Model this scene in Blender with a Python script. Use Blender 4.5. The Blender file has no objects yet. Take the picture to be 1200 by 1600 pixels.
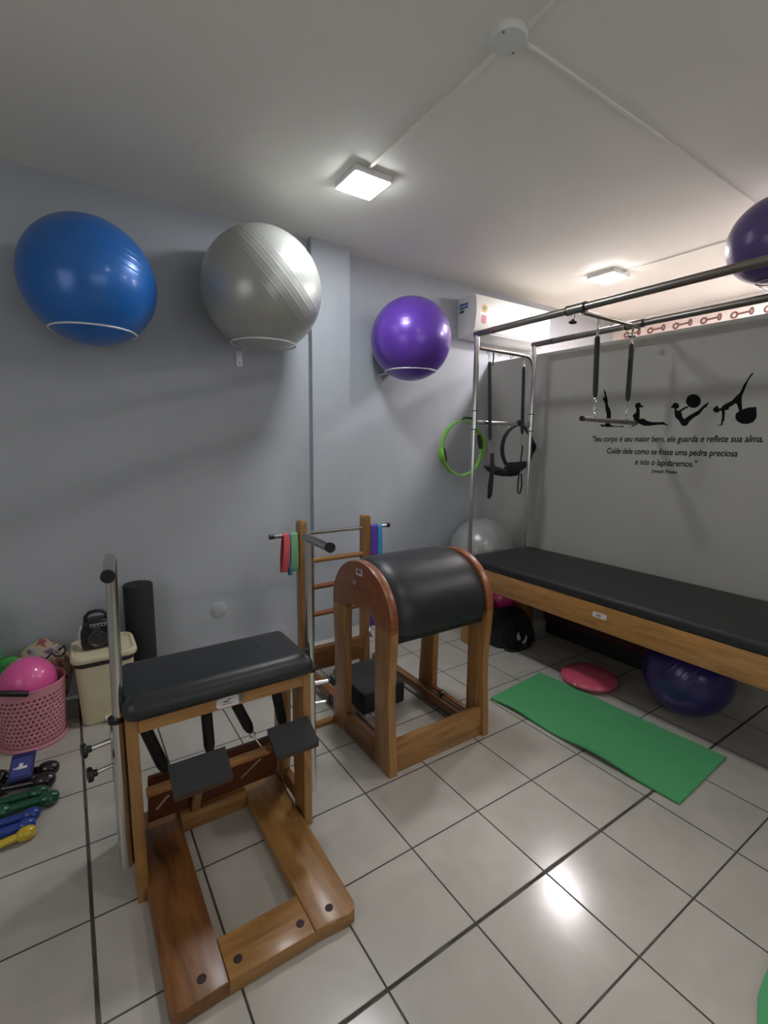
import bpy, bmesh, math, random
from mathutils import Vector, Matrix
PI = math.pi
random.seed(7)
S = bpy.context.scene
COL = S.collection

# ------------------------------------------------------------------ camera
YAW, PITCH, ROLL = math.radians(33.63), math.radians(-8.28), math.radians(0.61)
fw = Vector((math.sin(YAW)*math.cos(PITCH), math.cos(YAW)*math.cos(PITCH), math.sin(PITCH)))
rt = Vector((math.cos(YAW), -math.sin(YAW), 0)); up = rt.cross(fw)
r2 = rt*math.cos(ROLL)+up*math.sin(ROLL); u2 = -rt*math.sin(ROLL)+up*math.cos(ROLL)
cam_data = bpy.data.cameras.new('camera'); cam = bpy.data.objects.new('camera', cam_data); COL.objects.link(cam)
M = Matrix((r2, u2, -fw)).transposed().to_4x4(); M.translation = Vector((-.957, -1.889, 1.472))
cam.matrix_world = M
cam_data.sensor_fit = 'VERTICAL'; cam_data.sensor_height = 24; cam_data.lens = 24*744.85/1600
cam_data.clip_start = .02
S.camera = cam
S.view_settings.view_transform = 'Standard'; S.view_settings.look = 'None'
S.view_settings.gamma = 1; S.view_settings.use_curve_mapping = False
S.view_settings.exposure = 2.05
LAMP_W = 29.0         # emission of the near ceiling panels
LAMP_FAR = 56.0
w = bpy.data.worlds.new('world'); S.world = w; w.use_nodes = True
w.node_tree.nodes['Background'].inputs[0].default_value = (.55, .6, .7, 1)
w.node_tree.nodes['Background'].inputs[1].default_value = .05

# ------------------------------------------------------------------ helpers
ORG = {}
def org(o):
    v = Vector((0, 0, 0))
    while o is not None:
        v = v+o.location; o = o.parent
    return v
def thing(name, label, cat, loc=(0, 0, 0), group=None):
    o = bpy.data.objects.new(name, None); COL.objects.link(o); o.location = loc
    o.empty_display_size = .05
    o['label'] = label; o['category'] = cat
    if group: o['group'] = group
    return o
def tag(o, label, cat, group=None, kind=None):
    o['label'] = label; o['category'] = cat
    if group: o['group'] = group
    if kind: o['kind'] = kind
    return o
def obj(name, bm, mat, parent=None, label=None, loc=None, flat=False, ang=35):
    """mesh given in world coordinates; stored relative to its parent (or to loc)"""
    me = bpy.data.meshes.new(name)
    bmesh.ops.remove_doubles(bm, verts=bm.verts, dist=1e-6)
    bmesh.ops.recalc_face_normals(bm, faces=bm.faces)
    if not flat:
        for f in bm.faces: f.smooth = True
        for e in bm.edges:
            if len(e.link_faces) == 2 and e.calc_face_angle(0) > math.radians(ang): e.smooth = False
    o = bpy.data.objects.new(name, me); COL.objects.link(o)
    base = org(parent) if parent is not None else Vector((0, 0, 0))
    if parent is not None: o.parent = parent
    if loc is not None:
        o.location = Vector(loc)-base; base = Vector(loc)
    bmesh.ops.translate(bm, verts=bm.verts, vec=-base)
    bm.to_mesh(me); bm.free()
    mats = mat if isinstance(mat, (list, tuple)) else [mat]
    for m_ in mats: me.materials.append(m_)
    if label: o['label'] = label
    return o
def struct(name, bm, m, label=None, **k):
    o = obj(name, bm, m, **k); o['kind'] = 'structure'
    return o
def B(): return bmesh.new()
def box(bm, x0, x1, y0, y1, z0, z1, bev=0., seg=2, mi=0):
    g = bmesh.new()
    vs = [g.verts.new((x, y, z)) for x in (x0, x1) for y in (y0, y1) for z in (z0, z1)]
    for q in ((0,1,3,2),(4,6,7,5),(0,4,5,1),(2,3,7,6),(0,2,6,4),(1,5,7,3)): g.faces.new([vs[i] for i in q])
    bmesh.ops.recalc_face_normals(g, faces=g.faces)
    if bev: bmesh.ops.bevel(g, geom=g.edges[:], offset=bev, segments=seg, affect='EDGES', profile=.5)
    merge(bm, g, mi)
    return bm
def merge(bm, g, mi=0, mat=None):
    if mat is not None: bmesh.ops.transform(g, matrix=mat, verts=g.verts)
    mp = {v: bm.verts.new(v.co) for v in g.verts}
    for f in g.faces:
        try: nf = bm.faces.new([mp[v] for v in f.verts]); nf.material_index = mi
        except ValueError: pass
    g.free()
def loft(bm, rings, cap0=True, cap1=True, closed=True, mi=0):
    R_ = [[bm.verts.new(p) for p in r] for r in rings]
    n = len(R_[0])
    for a, b in zip(R_[:-1], R_[1:]):
        for i in range(n if closed else n-1):
            j = (i+1) % n
            f = bm.faces.new((a[i], a[j], b[j], b[i])); f.material_index = mi
    if cap0: bm.faces.new(R_[0][::-1]).material_index = mi
    if cap1: bm.faces.new(R_[-1]).material_index = mi
    return bm
def tube(bm, pts, r, n=14, cap=True, mi=0, closed=False):
    pts = [Vector(p) for p in pts]
    rs = r if isinstance(r, (list, tuple)) else [r]*len(pts)
    m = len(pts); rings = []; prev = None
    for i, p in enumerate(pts):
        if closed: d = (pts[(i+1) % m]-pts[i-1]).normalized()
        else:
            d = (pts[min(i+1, m-1)]-pts[max(i-1, 0)]).normalized()
        if prev is None:
            a = Vector((0, 0, 1)) if abs(d.z) < .9 else Vector((1, 0, 0))
            u = d.cross(a).normalized()
        else:
            u = (prev-d*prev.dot(d)).normalized()
        prev = u; v = d.cross(u)
        rings.append([p+(u*math.cos(2*PI*k/n)+v*math.sin(2*PI*k/n))*rs[i] for k in range(n)])
    if closed: rings.append(rings[0])
    return loft(bm, rings, cap and not closed, cap and not closed, mi=mi)
def cyl(bm, a, b, r, r1=None, n=24, mi=0):
    return tube(bm, [a, b], [r, r if r1 is None else r1], n, mi=mi)
def lathe(bm, prof, c, axis=(0, 0, 1), n=32, mi=0, caps=True):
    c = Vector(c); ax = Vector(axis).normalized()
    a = Vector((0, 0, 1)) if abs(ax.z) < .9 else Vector((1, 0, 0))
    u = a.cross(ax).normalized(); v = ax.cross(u)
    rings = [[c+ax*h+(u*math.cos(2*PI*k/n)+v*math.sin(2*PI*k/n))*max(r, 1e-4) for k in range(n)] for r, h in prof]
    return loft(bm, rings, caps, caps, mi=mi)
def sphere(bm, c, r, n=48, m=24, sc=(1, 1, 1), mi=0):
    g = bmesh.new(); bmesh.ops.create_uvsphere(g, u_segments=n, v_segments=m, radius=r)
    merge(bm, g, mi, Matrix.Translation(c) @ Matrix.Diagonal((*sc, 1)))
    return bm
def rr(w, h, r, k=6):
    """rounded rectangle outline centred on 0"""
    out = []; r = max(r, 1e-4)
    for cx, cy, a0 in ((w/2-r, h/2-r, 0), (-w/2+r, h/2-r, PI/2), (-w/2+r, -h/2+r, PI), (w/2-r, -h/2+r, 1.5*PI)):
        for i in range(k+1):
            a = a0+PI/2*i/k; out.append((cx+r*math.cos(a), cy+r*math.sin(a)))
    return out
def cushion(bm, x0, x1, y0, y1, z0, z1, cr=.04, er=.03, crown=.004):
    cx, cy, W, H = (x0+x1)/2, (y0+y1)/2, x1-x0, y1-y0
    rings = []
    def ring(ins, z): rings.append([(cx+a, cy+b, z) for a, b in rr(W-2*ins, H-2*ins, cr-ins if cr > ins+.004 else .004)])
    lo = min(er*.4, (z1-z0)*.3)
    for k in range(4): a = PI/2*k/3; ring(lo*(1-math.sin(a))*.8, z0+lo*(1-math.cos(a)))
    for k in range(8): a = PI/2*k/7; ring(er*(1-math.cos(a)), z1-er+er*math.sin(a))
    for k in range(1, 6):
        t = k/5*.8*min(W, H)/2; ring(er+t, z1+crown*(1-(1-k/5)**2))
    return loft(bm, rings)
def prism(bm, poly, axis, a0, a1, bev=0., mi=0, seg=2):
    """poly in the plane of the two other axes, in xyz order"""
    def P(u, v, a):
        return ((a, u, v), (u, a, v), (u, v, a))[axis]
    g = bmesh.new()
    lo = [g.verts.new(P(u, v, a0)) for u, v in poly]; hi = [g.verts.new(P(u, v, a1)) for u, v in poly]
    n = len(poly)
    g.faces.new(lo[::-1]); g.faces.new(hi)
    for i in range(n): g.faces.new((lo[i], lo[(i+1) % n], hi[(i+1) % n], hi[i]))
    bmesh.ops.recalc_face_normals(g, faces=g.faces)
    if bev:
        ed = [e for e in g.edges if (e.verts[0] in lo) == (e.verts[1] in lo)]
        bmesh.ops.bevel(g, geom=ed, offset=bev, segments=seg, affect='EDGES', profile=.5)
    merge(bm, g, mi); return bm
def circ(c, r, axis, n=40, a0=0, a1=2*PI):
    out = []
    full = abs(a1-a0-2*PI) < 1e-6
    for k in range(n if full else n+1):
        a = a0+(a1-a0)*k/n; u, v = r*math.cos(a), r*math.sin(a)
        out.append(Vector(c)+Vector(((0, u, v), (u, 0, v), (u, v, 0))[axis]))
    return out
def copy_tree(o, parent=None):
    c = o.copy(); COL.objects.link(c); c.parent = parent
    for ch in list(o.children): copy_tree(ch, c)
    return c

# ------------------------------------------------------------------ materials
def nt(name):
    m = bpy.data.materials.new(name); m.use_nodes = True
    t = m.node_tree; return m, t.nodes, t.links, t.nodes['Principled BSDF']
def rgb(h):
    f = lambda c: ((c/255+.055)/1.055)**2.4 if c > 10 else c/255/12.92
    return (f(h[0]), f(h[1]), f(h[2]), 1)
def plain(name, col, rough=.5, metal=0., coat=0., bump=0., bscale=200, spec=.5, var=.0, vscale=6, crough=.1):
    m, N, L, p = nt(name)
    c = rgb(col); p.inputs['Base Color'].default_value = c
    p.inputs['Roughness'].default_value = rough; p.inputs['Metallic'].default_value = metal
    p.inputs['Coat Weight'].default_value = coat; p.inputs['Coat Roughness'].default_value = crough
    p.inputs['Specular IOR Level'].default_value = spec
    tc = N.new('ShaderNodeTexCoord')
    n1 = N.new('ShaderNodeTexNoise'); n1.inputs['Scale'].default_value = vscale; n1.inputs['Detail'].default_value = 5
    L.new(tc.outputs['Object'], n1.inputs['Vector'])
    mx = N.new('ShaderNodeMix'); mx.data_type = 'RGBA'; v = max(var, .04)
    mx.inputs['A'].default_value = [x*(1-v) for x in c[:3]]+[1]; mx.inputs['B'].default_value = [min(1, x*(1+v)) for x in c[:3]]+[1]
    L.new(n1.outputs['Fac'], mx.inputs['Factor']); L.new(mx.outputs['Result'], p.inputs['Base Color'])
    if bump:
        n2 = N.new('ShaderNodeTexNoise'); n2.inputs['Scale'].default_value = bscale
        L.new(tc.outputs['Object'], n2.inputs['Vector'])
        b = N.new('ShaderNodeBump'); b.inputs['Strength'].default_value = bump; b.inputs['Distance'].default_value = .002
        L.new(n2.outputs['Fac'], b.inputs['Height']); L.new(b.outputs['Normal'], p.inputs['Normal'])
    return m
def wood(name, c0, c1, axis, rough=.38, coat=.25, knots=True):
    m, N, L, p = nt(name)
    tc = N.new('ShaderNodeTexCoord'); mp = N.new('ShaderNodeMapping')
    sc = [9., 9., 9.]; sc[axis] = 1.1
    mp.inputs['Scale'].default_value = sc
    L.new(tc.outputs['Object'], mp.inputs['Vector'])
    n1 = N.new('ShaderNodeTexNoise'); n1.inputs['Scale'].default_value = 3.2; n1.inputs['Detail'].default_value = 7; n1.inputs['Distortion'].default_value = 1.1
    L.new(mp.outputs['Vector'], n1.inputs['Vector'])
    n2 = N.new('ShaderNodeTexNoise'); n2.inputs['Scale'].default_value = 22; n2.inputs['Detail'].default_value = 3
    L.new(mp.outputs['Vector'], n2.inputs['Vector'])
    ad = N.new('ShaderNodeMath'); ad.operation = 'MULTIPLY_ADD'; ad.inputs[1].default_value = .35; 
    L.new(n2.outputs['Fac'], ad.inputs[0]); L.new(n1.outputs['Fac'], ad.inputs[2])
    cr = N.new('ShaderNodeValToRGB')
    e = cr.color_ramp.elements; e[0].position = .36; e[0].color = rgb(c0); e[1].position = .84; e[1].color = rgb(c1)
    k = cr.color_ramp.elements.new(.28); k.color = [x*.6 for x in rgb(c0)[:3]]+[1]
    L.new(ad.outputs[0], cr.inputs['Fac']); L.new(cr.outputs['Color'], p.inputs['Base Color'])
    p.inputs['Roughness'].default_value = rough; p.inputs['Coat Weight'].default_value = coat; p.inputs['Coat Roughness'].default_value = .2
    b = N.new('ShaderNodeBump'); b.inputs['Strength'].default_value = .08; b.inputs['Distance'].default_value = .001
    L.new(n2.outputs['Fac'], b.inputs['Height']); L.new(b.outputs['Normal'], p.inputs['Normal'])
    return m
HON = [wood('honey_wood_%s' % 'xyz'[a], (118, 80, 40), (166, 122, 68), a) for a in range(3)]
DRK = [wood('brown_wood_%s' % 'xyz'[a], (86, 52, 26), (134, 88, 46), a) for a in range(3)]
RED = wood('reddish_wood', (108, 58, 30), (144, 82, 44), 0)
GLD = [wood('golden_wood_%s' % 'xyz'[a], (138, 94, 46), (180, 132, 74), a) for a in range(3)]
VINYL = plain('black_vinyl', (32, 35, 38), rough=.40, bump=.12, bscale=420, spec=.5)
VINYL2 = plain('dark_vinyl', (38, 39, 40), rough=.5, bump=.25, bscale=300, spec=.4)
CHROME = plain('chrome', (205, 203, 200), rough=.16, metal=1.)
DULL = plain('dull_steel', (150, 145, 138), rough=.32, metal=1.)
BLACKP = plain('black_plastic', (22, 22, 23), rough=.4)
RUBBER = plain('black_rubber', (28, 28, 29), rough=.7)
GRIP = plain('grip_pad', (58, 58, 60), rough=.9, bump=.8, bscale=900)
FABRIC = plain('black_fabric', (24, 25, 28), rough=.85, bump=.5, bscale=700)
WHITEM = plain('white_metal', (226, 228, 230), rough=.35)
WHITEP = plain('white_plastic', (222, 224, 222), rough=.4)
ACP = plain('aircon_plastic', (232, 233, 226), rough=.35)
STICK = plain('label_paper', (214, 210, 210), rough=.45)
INK = plain('label_ink', (70, 68, 72), rough=.6)
VINDEC = plain('black_decal', (18, 18, 22), rough=.8, spec=.1)

def wall_mat(name, col, crack=False, patch=.10, smudge=(.5, .5, .5)):
    m, N, L, p = nt(name)
    g = N.new('ShaderNodeNewGeometry')
    n1 = N.new('ShaderNodeTexNoise'); n1.inputs['Scale'].default_value = 1.6; n1.inputs['Detail'].default_value = 6; n1.inputs['Roughness'].default_value = .6
    L.new(g.outputs['Position'], n1.inputs['Vector'])
    c = rgb(col)
    mx = N.new('ShaderNodeMix'); mx.data_type = 'RGBA'
    mx.inputs['A'].default_value = [x*(1-patch) for x in c[:3]]+[1]; mx.inputs['B'].default_value = [min(1, x*(1+patch)) for x in c[:3]]+[1]
    L.new(n1.outputs['Fac'], mx.inputs['Factor'])
    last = mx.outputs['Result']
    n2 = N.new('ShaderNodeTexNoise'); n2.inputs['Scale'].default_value = 45; n2.inputs['Detail'].default_value = 4
    L.new(g.outputs['Position'], n2.inputs['Vector'])
    hgt = n2.outputs['Fac']
    if crack:
        sx = N.new('ShaderNodeSeparateXYZ'); L.new(g.outputs['Position'], sx.inputs[0])
        nz = N.new('ShaderNodeTexNoise'); nz.inputs['Scale'].default_value = 3; L.new(g.outputs['Position'], nz.inputs['Vector'])
        a = N.new('ShaderNodeMath'); a.operation = 'MULTIPLY_ADD'; a.inputs[1].default_value = .03; L.new(nz.outputs['Fac'], a.inputs[0]); L.new(sx.outputs['Z'], a.inputs[2])
        a1 = N.new('ShaderNodeMath'); a1.operation = 'MULTIPLY_ADD'; a1.inputs[1].default_value = .03; L.new(sx.outputs['X'], a1.inputs[0]); L.new(a.outputs[0], a1.inputs[2])
        d = N.new('ShaderNodeMath'); d.operation = 'SUBTRACT'; d.inputs[1].default_value = 1.563; L.new(a1.outputs[0], d.inputs[0])
        ab = N.new('ShaderNodeMath'); ab.operation = 'ABSOLUTE'; L.new(d.outputs[0], ab.inputs[0])
        mr = N.new('ShaderNodeMapRange'); mr.inputs['From Min'].default_value = .002; mr.inputs['From Max'].default_value = .009; mr.inputs['To Min'].default_value = 1; mr.inputs['To Max'].default_value = 0
        L.new(ab.outputs[0], mr.inputs['Value'])
        nm = N.new('ShaderNodeTexNoise'); nm.inputs['Scale'].default_value = 4; L.new(g.outputs['Position'], nm.inputs['Vector'])
        mk = N.new('ShaderNodeMath'); mk.operation = 'MULTIPLY'; L.new(mr.outputs[0], mk.inputs[0]); L.new(nm.outputs['Fac'], mk.inputs[1])
        m2 = N.new('ShaderNodeMix'); m2.data_type = 'RGBA'; m2.inputs['B'].default_value = rgb((176, 180, 184))
        mk2 = N.new('ShaderNodeMath'); mk2.operation = 'MULTIPLY'; mk2.inputs[1].default_value = .8; L.new(mk.outputs[0], mk2.inputs[0])
        L.new(mk2.outputs[0], m2.inputs['Factor']); L.new(last, m2.inputs['A']); last = m2.outputs['Result']
    L.new(last, p.inputs['Base Color'])
    p.inputs['Roughness'].default_value = .62; p.inputs['Specular IOR Level'].default_value = .35
    b = N.new('ShaderNodeBump'); b.inputs['Strength'].default_value = .18; b.inputs['Distance'].default_value = .004
    L.new(hgt, b.inputs['Height']); L.new(b.outputs['Normal'], p.inputs['Normal'])
    return m
W_BACK = wall_mat('blue_grey_paint', (172, 177, 183), crack=True)
W_PART = wall_mat('grey_paint', (168, 167, 160), patch=.14)
W_WHITE = wall_mat('white_paint', (234, 228, 226), patch=.03)
W_REAR = wall_mat('pale_paint', (190, 190, 188), patch=.05)
CEIL = wall_mat('ceiling_paint', (236, 233, 224), patch=.04)

def tile_mat():
    m, N, L, p = nt('ceramic_floor_tiles'); T = .33
    g = N.new('ShaderNodeNewGeometry'); sx = N.new('ShaderNodeSeparateXYZ'); L.new(g.outputs['Position'], sx.inputs[0])
    def mt(op, a, b=None, c=None):
        n = N.new('ShaderNodeMath'); n.operation = op
        for i, v in enumerate((a, b, c)):
            if v is None: continue
            if isinstance(v, (int, float)): n.inputs[i].default_value = v
            else: L.new(v, n.inputs[i])
        return n.outputs[0]
    ds = []; ids = []
    nw = N.new('ShaderNodeTexNoise'); nw.inputs['Scale'].default_value = 9; nw.inputs['Detail'].default_value = 4; L.new(g.outputs['Position'], nw.inputs['Vector'])
    for ax, wide in (('X', {-3: .0058, -2: .0035}), ('Y', {-3: .0060})):
        u = mt('DIVIDE', sx.outputs[ax], T)
        rd = mt('ROUND', u); d = mt('MULTIPLY', mt('ABSOLUTE', mt('SUBTRACT', u, rd)), T)
        wd = None
        base = .0030
        wsum = base
        for k, ww in wide.items():
            eq = mt('COMPARE', rd, float(k), .1)
            wsum = mt('MULTIPLY_ADD', eq, ww-base, wsum)
        wn = mt('MULTIPLY', wsum, mt('MULTIPLY_ADD', nw.outputs['Fac'], .9, .55))
        q = mt('DIVIDE', d, wn); ds.append(q); ids.append(mt('FLOOR', u))
    q = mt('MINIMUM', ds[0], ds[1])
    mr = N.new('ShaderNodeMapRange'); mr.inputs['From Min'].default_value = .8; mr.inputs['From Max'].default_value = 1.25
    L.new(q, mr.inputs['Value']); mask = mr.outputs[0]          # 0 grout, 1 tile
    cb = N.new('ShaderNodeCombineXYZ'); L.new(ids[0], cb.inputs[0]); L.new(ids[1], cb.inputs[1])
    wn = N.new('ShaderNodeTexWhiteNoise'); wn.noise_dimensions = '2D'; L.new(cb.outputs[0], wn.inputs['Vector'])
    n1 = N.new('ShaderNodeTexNoise'); n1.inputs['Scale'].default_value = 5; n1.inputs['Detail'].default_value = 6; n1.inputs['Distortion'].default_value = .8
    va = N.new('ShaderNodeVectorMath'); va.operation = 'ADD'; L.new(g.outputs['Position'], va.inputs[0])
    vs = N.new('ShaderNodeVectorMath'); vs.operation = 'SCALE'; vs.inputs['Scale'].default_value = 10; L.new(wn.outputs['Color'], vs.inputs[0]); L.new(vs.outputs[0], va.inputs[1])
    L.new(va.outputs[0], n1.inputs['Vector'])
    cr = N.new('ShaderNodeValToRGB'); e = cr.color_ramp.elements
    e[0].position = .35; e[0].color = rgb((178, 174, 164)); e[1].position = .65; e[1].color = rgb((188, 183, 174))
    k = e.new(.75); k.color = rgb((190, 178, 170))
    L.new(n1.outputs['Fac'], cr.inputs['Fac'])
    gm = N.new('ShaderNodeMix'); gm.data_type = 'RGBA'
    gc = N.new('ShaderNodeValToRGB'); e = gc.color_ramp.elements; e[0].position = .4; e[0].color = rgb((50, 47, 42)); e[1].position = .72; e[1].color = rgb((98, 92, 82))
    L.new(nw.outputs['Fac'], gc.inputs['Fac'])
    L.new(gc.outputs['Color'], gm.inputs['A']); L.new(cr.outputs['Color'], gm.inputs['B']); L.new(mask, gm.inputs['Factor'])
    L.new(gm.outputs['Result'], p.inputs['Base Color'])
    rg = N.new('ShaderNodeMapRange'); rg.inputs['To Min'].default_value = .8; rg.inputs['To Max'].default_value = .17
    L.new(mask, rg.inputs['Value']); L.new(rg.outputs[0], p.inputs['Roughness'])
    n3 = N.new('ShaderNodeTexNoise'); n3.inputs['Scale'].default_value = 38; n3.inputs['Detail'].default_value = 3; L.new(g.outputs['Position'], n3.inputs['Vector'])
    hh = mt('MULTIPLY_ADD', n3.outputs['Fac'], .10, mask)
    b = N.new('ShaderNodeBump'); b.inputs['Strength'].default_value = .55; b.inputs['Distance'].default_value = .002
    L.new(hh, b.inputs['Height']); L.new(b.outputs['Normal'], p.inputs['Normal'])
    return m
TILE = tile_mat()

def ball_mat(name, col, metal=.0, rough=.32, ribs=60., lo=-.5, hi=.5, amp=.25, var=.12, coat=.4):
    """glossy inflated vinyl with fine moulded ribs around the object's z axis"""
    m, N, L, p = nt(name)
    tc = N.new('ShaderNodeTexCoord'); sx = N.new('ShaderNodeSeparateXYZ'); L.new(tc.outputs['Object'], sx.inputs[0])
    def mt(op, a, b=None, c=None):
        n = N.new('ShaderNodeMath'); n.operation = op
        for i, v in enumerate((a, b, c)):
            if v is None: continue
            if isinstance(v, (int, float)): n.inputs[i].default_value = v
            else: L.new(v, n.inputs[i])
        return n.outputs[0]
    zz = sx.outputs['Z']
    sn = mt('POWER', mt('ABSOLUTE', mt('SINE', mt('MULTIPLY', zz, ribs))), 24.)
    inside = mt('MULTIPLY', mt('GREATER_THAN', zz, lo), mt('LESS_THAN', zz, hi))
    h = mt('MULTIPLY', sn, inside)
    n1 = N.new('ShaderNodeTexNoise'); n1.inputs['Scale'].default_value = 3; n1.inputs['Detail'].default_value = 6; L.new(tc.outputs['Object'], n1.inputs['Vector'])
    c = rgb(col); mx = N.new('ShaderNodeMix'); mx.data_type = 'RGBA'
    mx.inputs['A'].default_value = [x*(1-var) for x in c[:3]]+[1]; mx.inputs['B'].default_value = [min(1, x*(1+var)) for x in c[:3]]+[1]
    L.new(n1.outputs['Fac'], mx.inputs['Factor']); L.new(mx.outputs['Result'], p.inputs['Base Color'])
    p.inputs['Roughness'].default_value = rough; p.inputs['Metallic'].default_value = metal
    p.inputs['Coat Weight'].default_value = coat; p.inputs['Coat Roughness'].default_value = .13
    b = N.new('ShaderNodeBump'); b.inputs['Strength'].default_value = amp; b.inputs['Distance'].default_value = .004
    L.new(h, b.inputs['Height']); L.new(b.outputs['Normal'], p.inputs['Normal']); L.new(b.outputs['Normal'], p.inputs['Coat Normal'])
    return m
def emis(name, col, s):
    m, N, L, p = nt(name)
    p.inputs['Base Color'].default_value = (.9, .9, .9, 1)
    p.inputs['Emission Color'].default_value = col; p.inputs['Emission Strength'].default_value = s
    return m

# ------------------------------------------------------------------ room shell
CZ = 2.81
XL, XP, XF = -2.6, 2.3, 4.2
YN, YS = 1.25, -4.2
bm = B(); box(bm, XL-.1, XF+.1, YS-.1, 1.5, -.08, 0); struct('floor', bm, TILE, flat=True)
bm = B(); box(bm, XL-.1, XF+.1, YS-.1, 1.5, CZ, CZ+.08); struct('ceiling', bm, CEIL, flat=True)
bm = B(); prism(bm, [(XL, 1.25), (.49, 1.25), (.49, 1.19), (.785, 1.19), (.785, 1.32), (XF, 1.32), (XF, 1.5), (XL, 1.5)], 2, 0, CZ)
struct('wall_back', bm, W_BACK, flat=True)
bm = B(); box(bm, XP, XP+.07, YS, 1.32, 0, 2.195); struct('wall_right', bm, W_PART, flat=True)
bm = B(); box(bm, XF, XF+.1, YS, 1.5, 0, CZ); struct('wall_far_right', bm, W_WHITE, flat=True)
bm = B(); box(bm, XL-.1, XL, YS, 1.5, 0, CZ); struct('wall_left', bm, W_REAR, flat=True)
bm = B(); box(bm, XL-.1, XF+.1, YS-.1, YS, 0, CZ); struct('wall_front', bm, W_REAR, flat=True)
FILL_GLOW = emis('added_fill_glow', (.95, .97, 1, 1), .32)  # glow of the added fill panels, not real daylight
bm = B(); box(bm, XL, XL+.03, -2.3, -.5, .95, 2.25, .004)
wf = struct('fill_panel_1', bm, WHITEP)  # added and unseen; lights the partition and chair from the left
for ya, yb in ((-2.25, -1.43), (-1.37, -.55)):
    bm = B(); box(bm, XL+.031, XL+.034, ya, yb, 1.0, 2.2); obj('fill_pane', bm, FILL_GLOW, wf)
bm = B(); box(bm, -1.0, 1.4, YS, YS+.03, .95, 2.25, .004)
wf = struct('fill_panel_2', bm, WHITEP)  # added behind the camera to fill the ball fronts and back wall
for xa, xb in ((-.95, .17), (.23, 1.35)):
    bm = B(); box(bm, xa, xb, YS+.031, YS+.034, 1.0, 2.2); obj('fill_pane', bm, FILL_GLOW, wf)
# ------------------------------------------------------------------ ceiling fittings
def lamp(x, y, s, strength, label, col=(1, .98, .95, 1)):
    t = thing('ceiling_light', label, 'ceiling light', (x, y, CZ), 'square ceiling lights')
    h = s/2
    bm = B(); box(bm, x-h, x+h, y-h, y+h, CZ-.034, CZ, .004); obj('housing', bm, WHITEP, t)
    bm = B(); box(bm, x-h+.006, x+h-.006, y-h+.006, y+h-.006, CZ-.0372, CZ-.0338, .0005)
    obj('diffuser', bm, emis('lamp_glow', col, strength), t, label='glowing white diffuser')
    return t
lamp(.415, .40, .215, LAMP_W, 'square white ceiling light glowing over the silver exercise ball', (.93, .97, 1, 1))
lamp(2.72, .47, .22, LAMP_FAR, 'square white ceiling light beyond the grey partition, above the trapeze table', (1, .93, .95, 1))
lamp(.38, -1.65, .215, LAMP_W*.45, 'square white ceiling light behind the camera, out of view', (1, .97, .92, 1))
lamp(2.75, -1.75, .22, LAMP_FAR*1.0, 'added square white ceiling light behind the camera over the partition, out of view', (1, .93, .95, 1))  # added unseen lamp that raises the overall brightness
lamp(3.6, -.6, .22, LAMP_FAR*1.7, 'added square white ceiling light of the neighbouring room hidden behind the upper right ball', (1, .93, .95, 1))  # added hidden lamp, brightens the far ceiling
t = thing('junction_box', 'round white ceiling junction box where the cable ducts meet', 'junction box', (.362, -.62, CZ))
bm = B(); lathe(bm, [(.062, 0), (.062, -.016), (.058, -.022), (.0, -.0225)], (.362, -.62, CZ), n=40); obj('cover', bm, WHITEP, t)
for dx, dy in ((.045, .02), (-.045, -.02)):
    bm = B(); lathe(bm, [(.005, -.0225), (.004, -.025), (0, -.0255)], (.362+dx, -.62+dy, CZ), n=12); obj('screw', bm, DULL, t)
def duct(x0, x1, y0, y1, label):
    bm = B(); box(bm, x0, x1, y0, y1, CZ-.012, CZ, .002); tag(obj('cable_duct', bm, CEIL), label, 'cable duct', 'white cable ducts on the ceiling')
duct(.372, .388, -.56, .29, 'white cable duct from the junction box to the near ceiling light')
duct(.372, .388, -1.54, -.68, 'white cable duct leaving the junction box towards the top of the photo')
duct(.424, 2.74, -.642, -.63, 'thin white cable duct running right from the junction box to the ceiling edge')
duct(2.745, 2.757, -1.64, .36, 'thin cable duct from the far ceiling light towards the upper right ball')

# border with brown motifs on the far room's wall
t = thing('wall_border', 'white border strip with brown ring and bar motifs above the grey partition', 'wall border', (XF, 0, 2.6))
bm = B(); box(bm, XF-.006, XF, -1.6, 1.3, 2.59, 2.72, .001); obj('strip', bm, plain('border_paper', (226, 212, 206), rough=.7), t)
BRN = plain('motif_brown', (120, 82, 72), rough=.7)
for k in range(8):
    y = 1.15-.2515*k; x = XF-.0085
    bm = B()
    tube(bm, circ((x, y, 2.652), .024, 0, 28), .008, 8, closed=True)
    tube(bm, [(x, y-.022, 2.655), (x, y-.118, 2.66)], .008, 8)
    tube(bm, [(x, y-.132+.012*math.cos(a), 2.660+.026*math.sin(a)) for a in [2*PI*i/24 for i in range(24)]], .007, 8, closed=True)
    obj('motif', bm, BRN, t)

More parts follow.
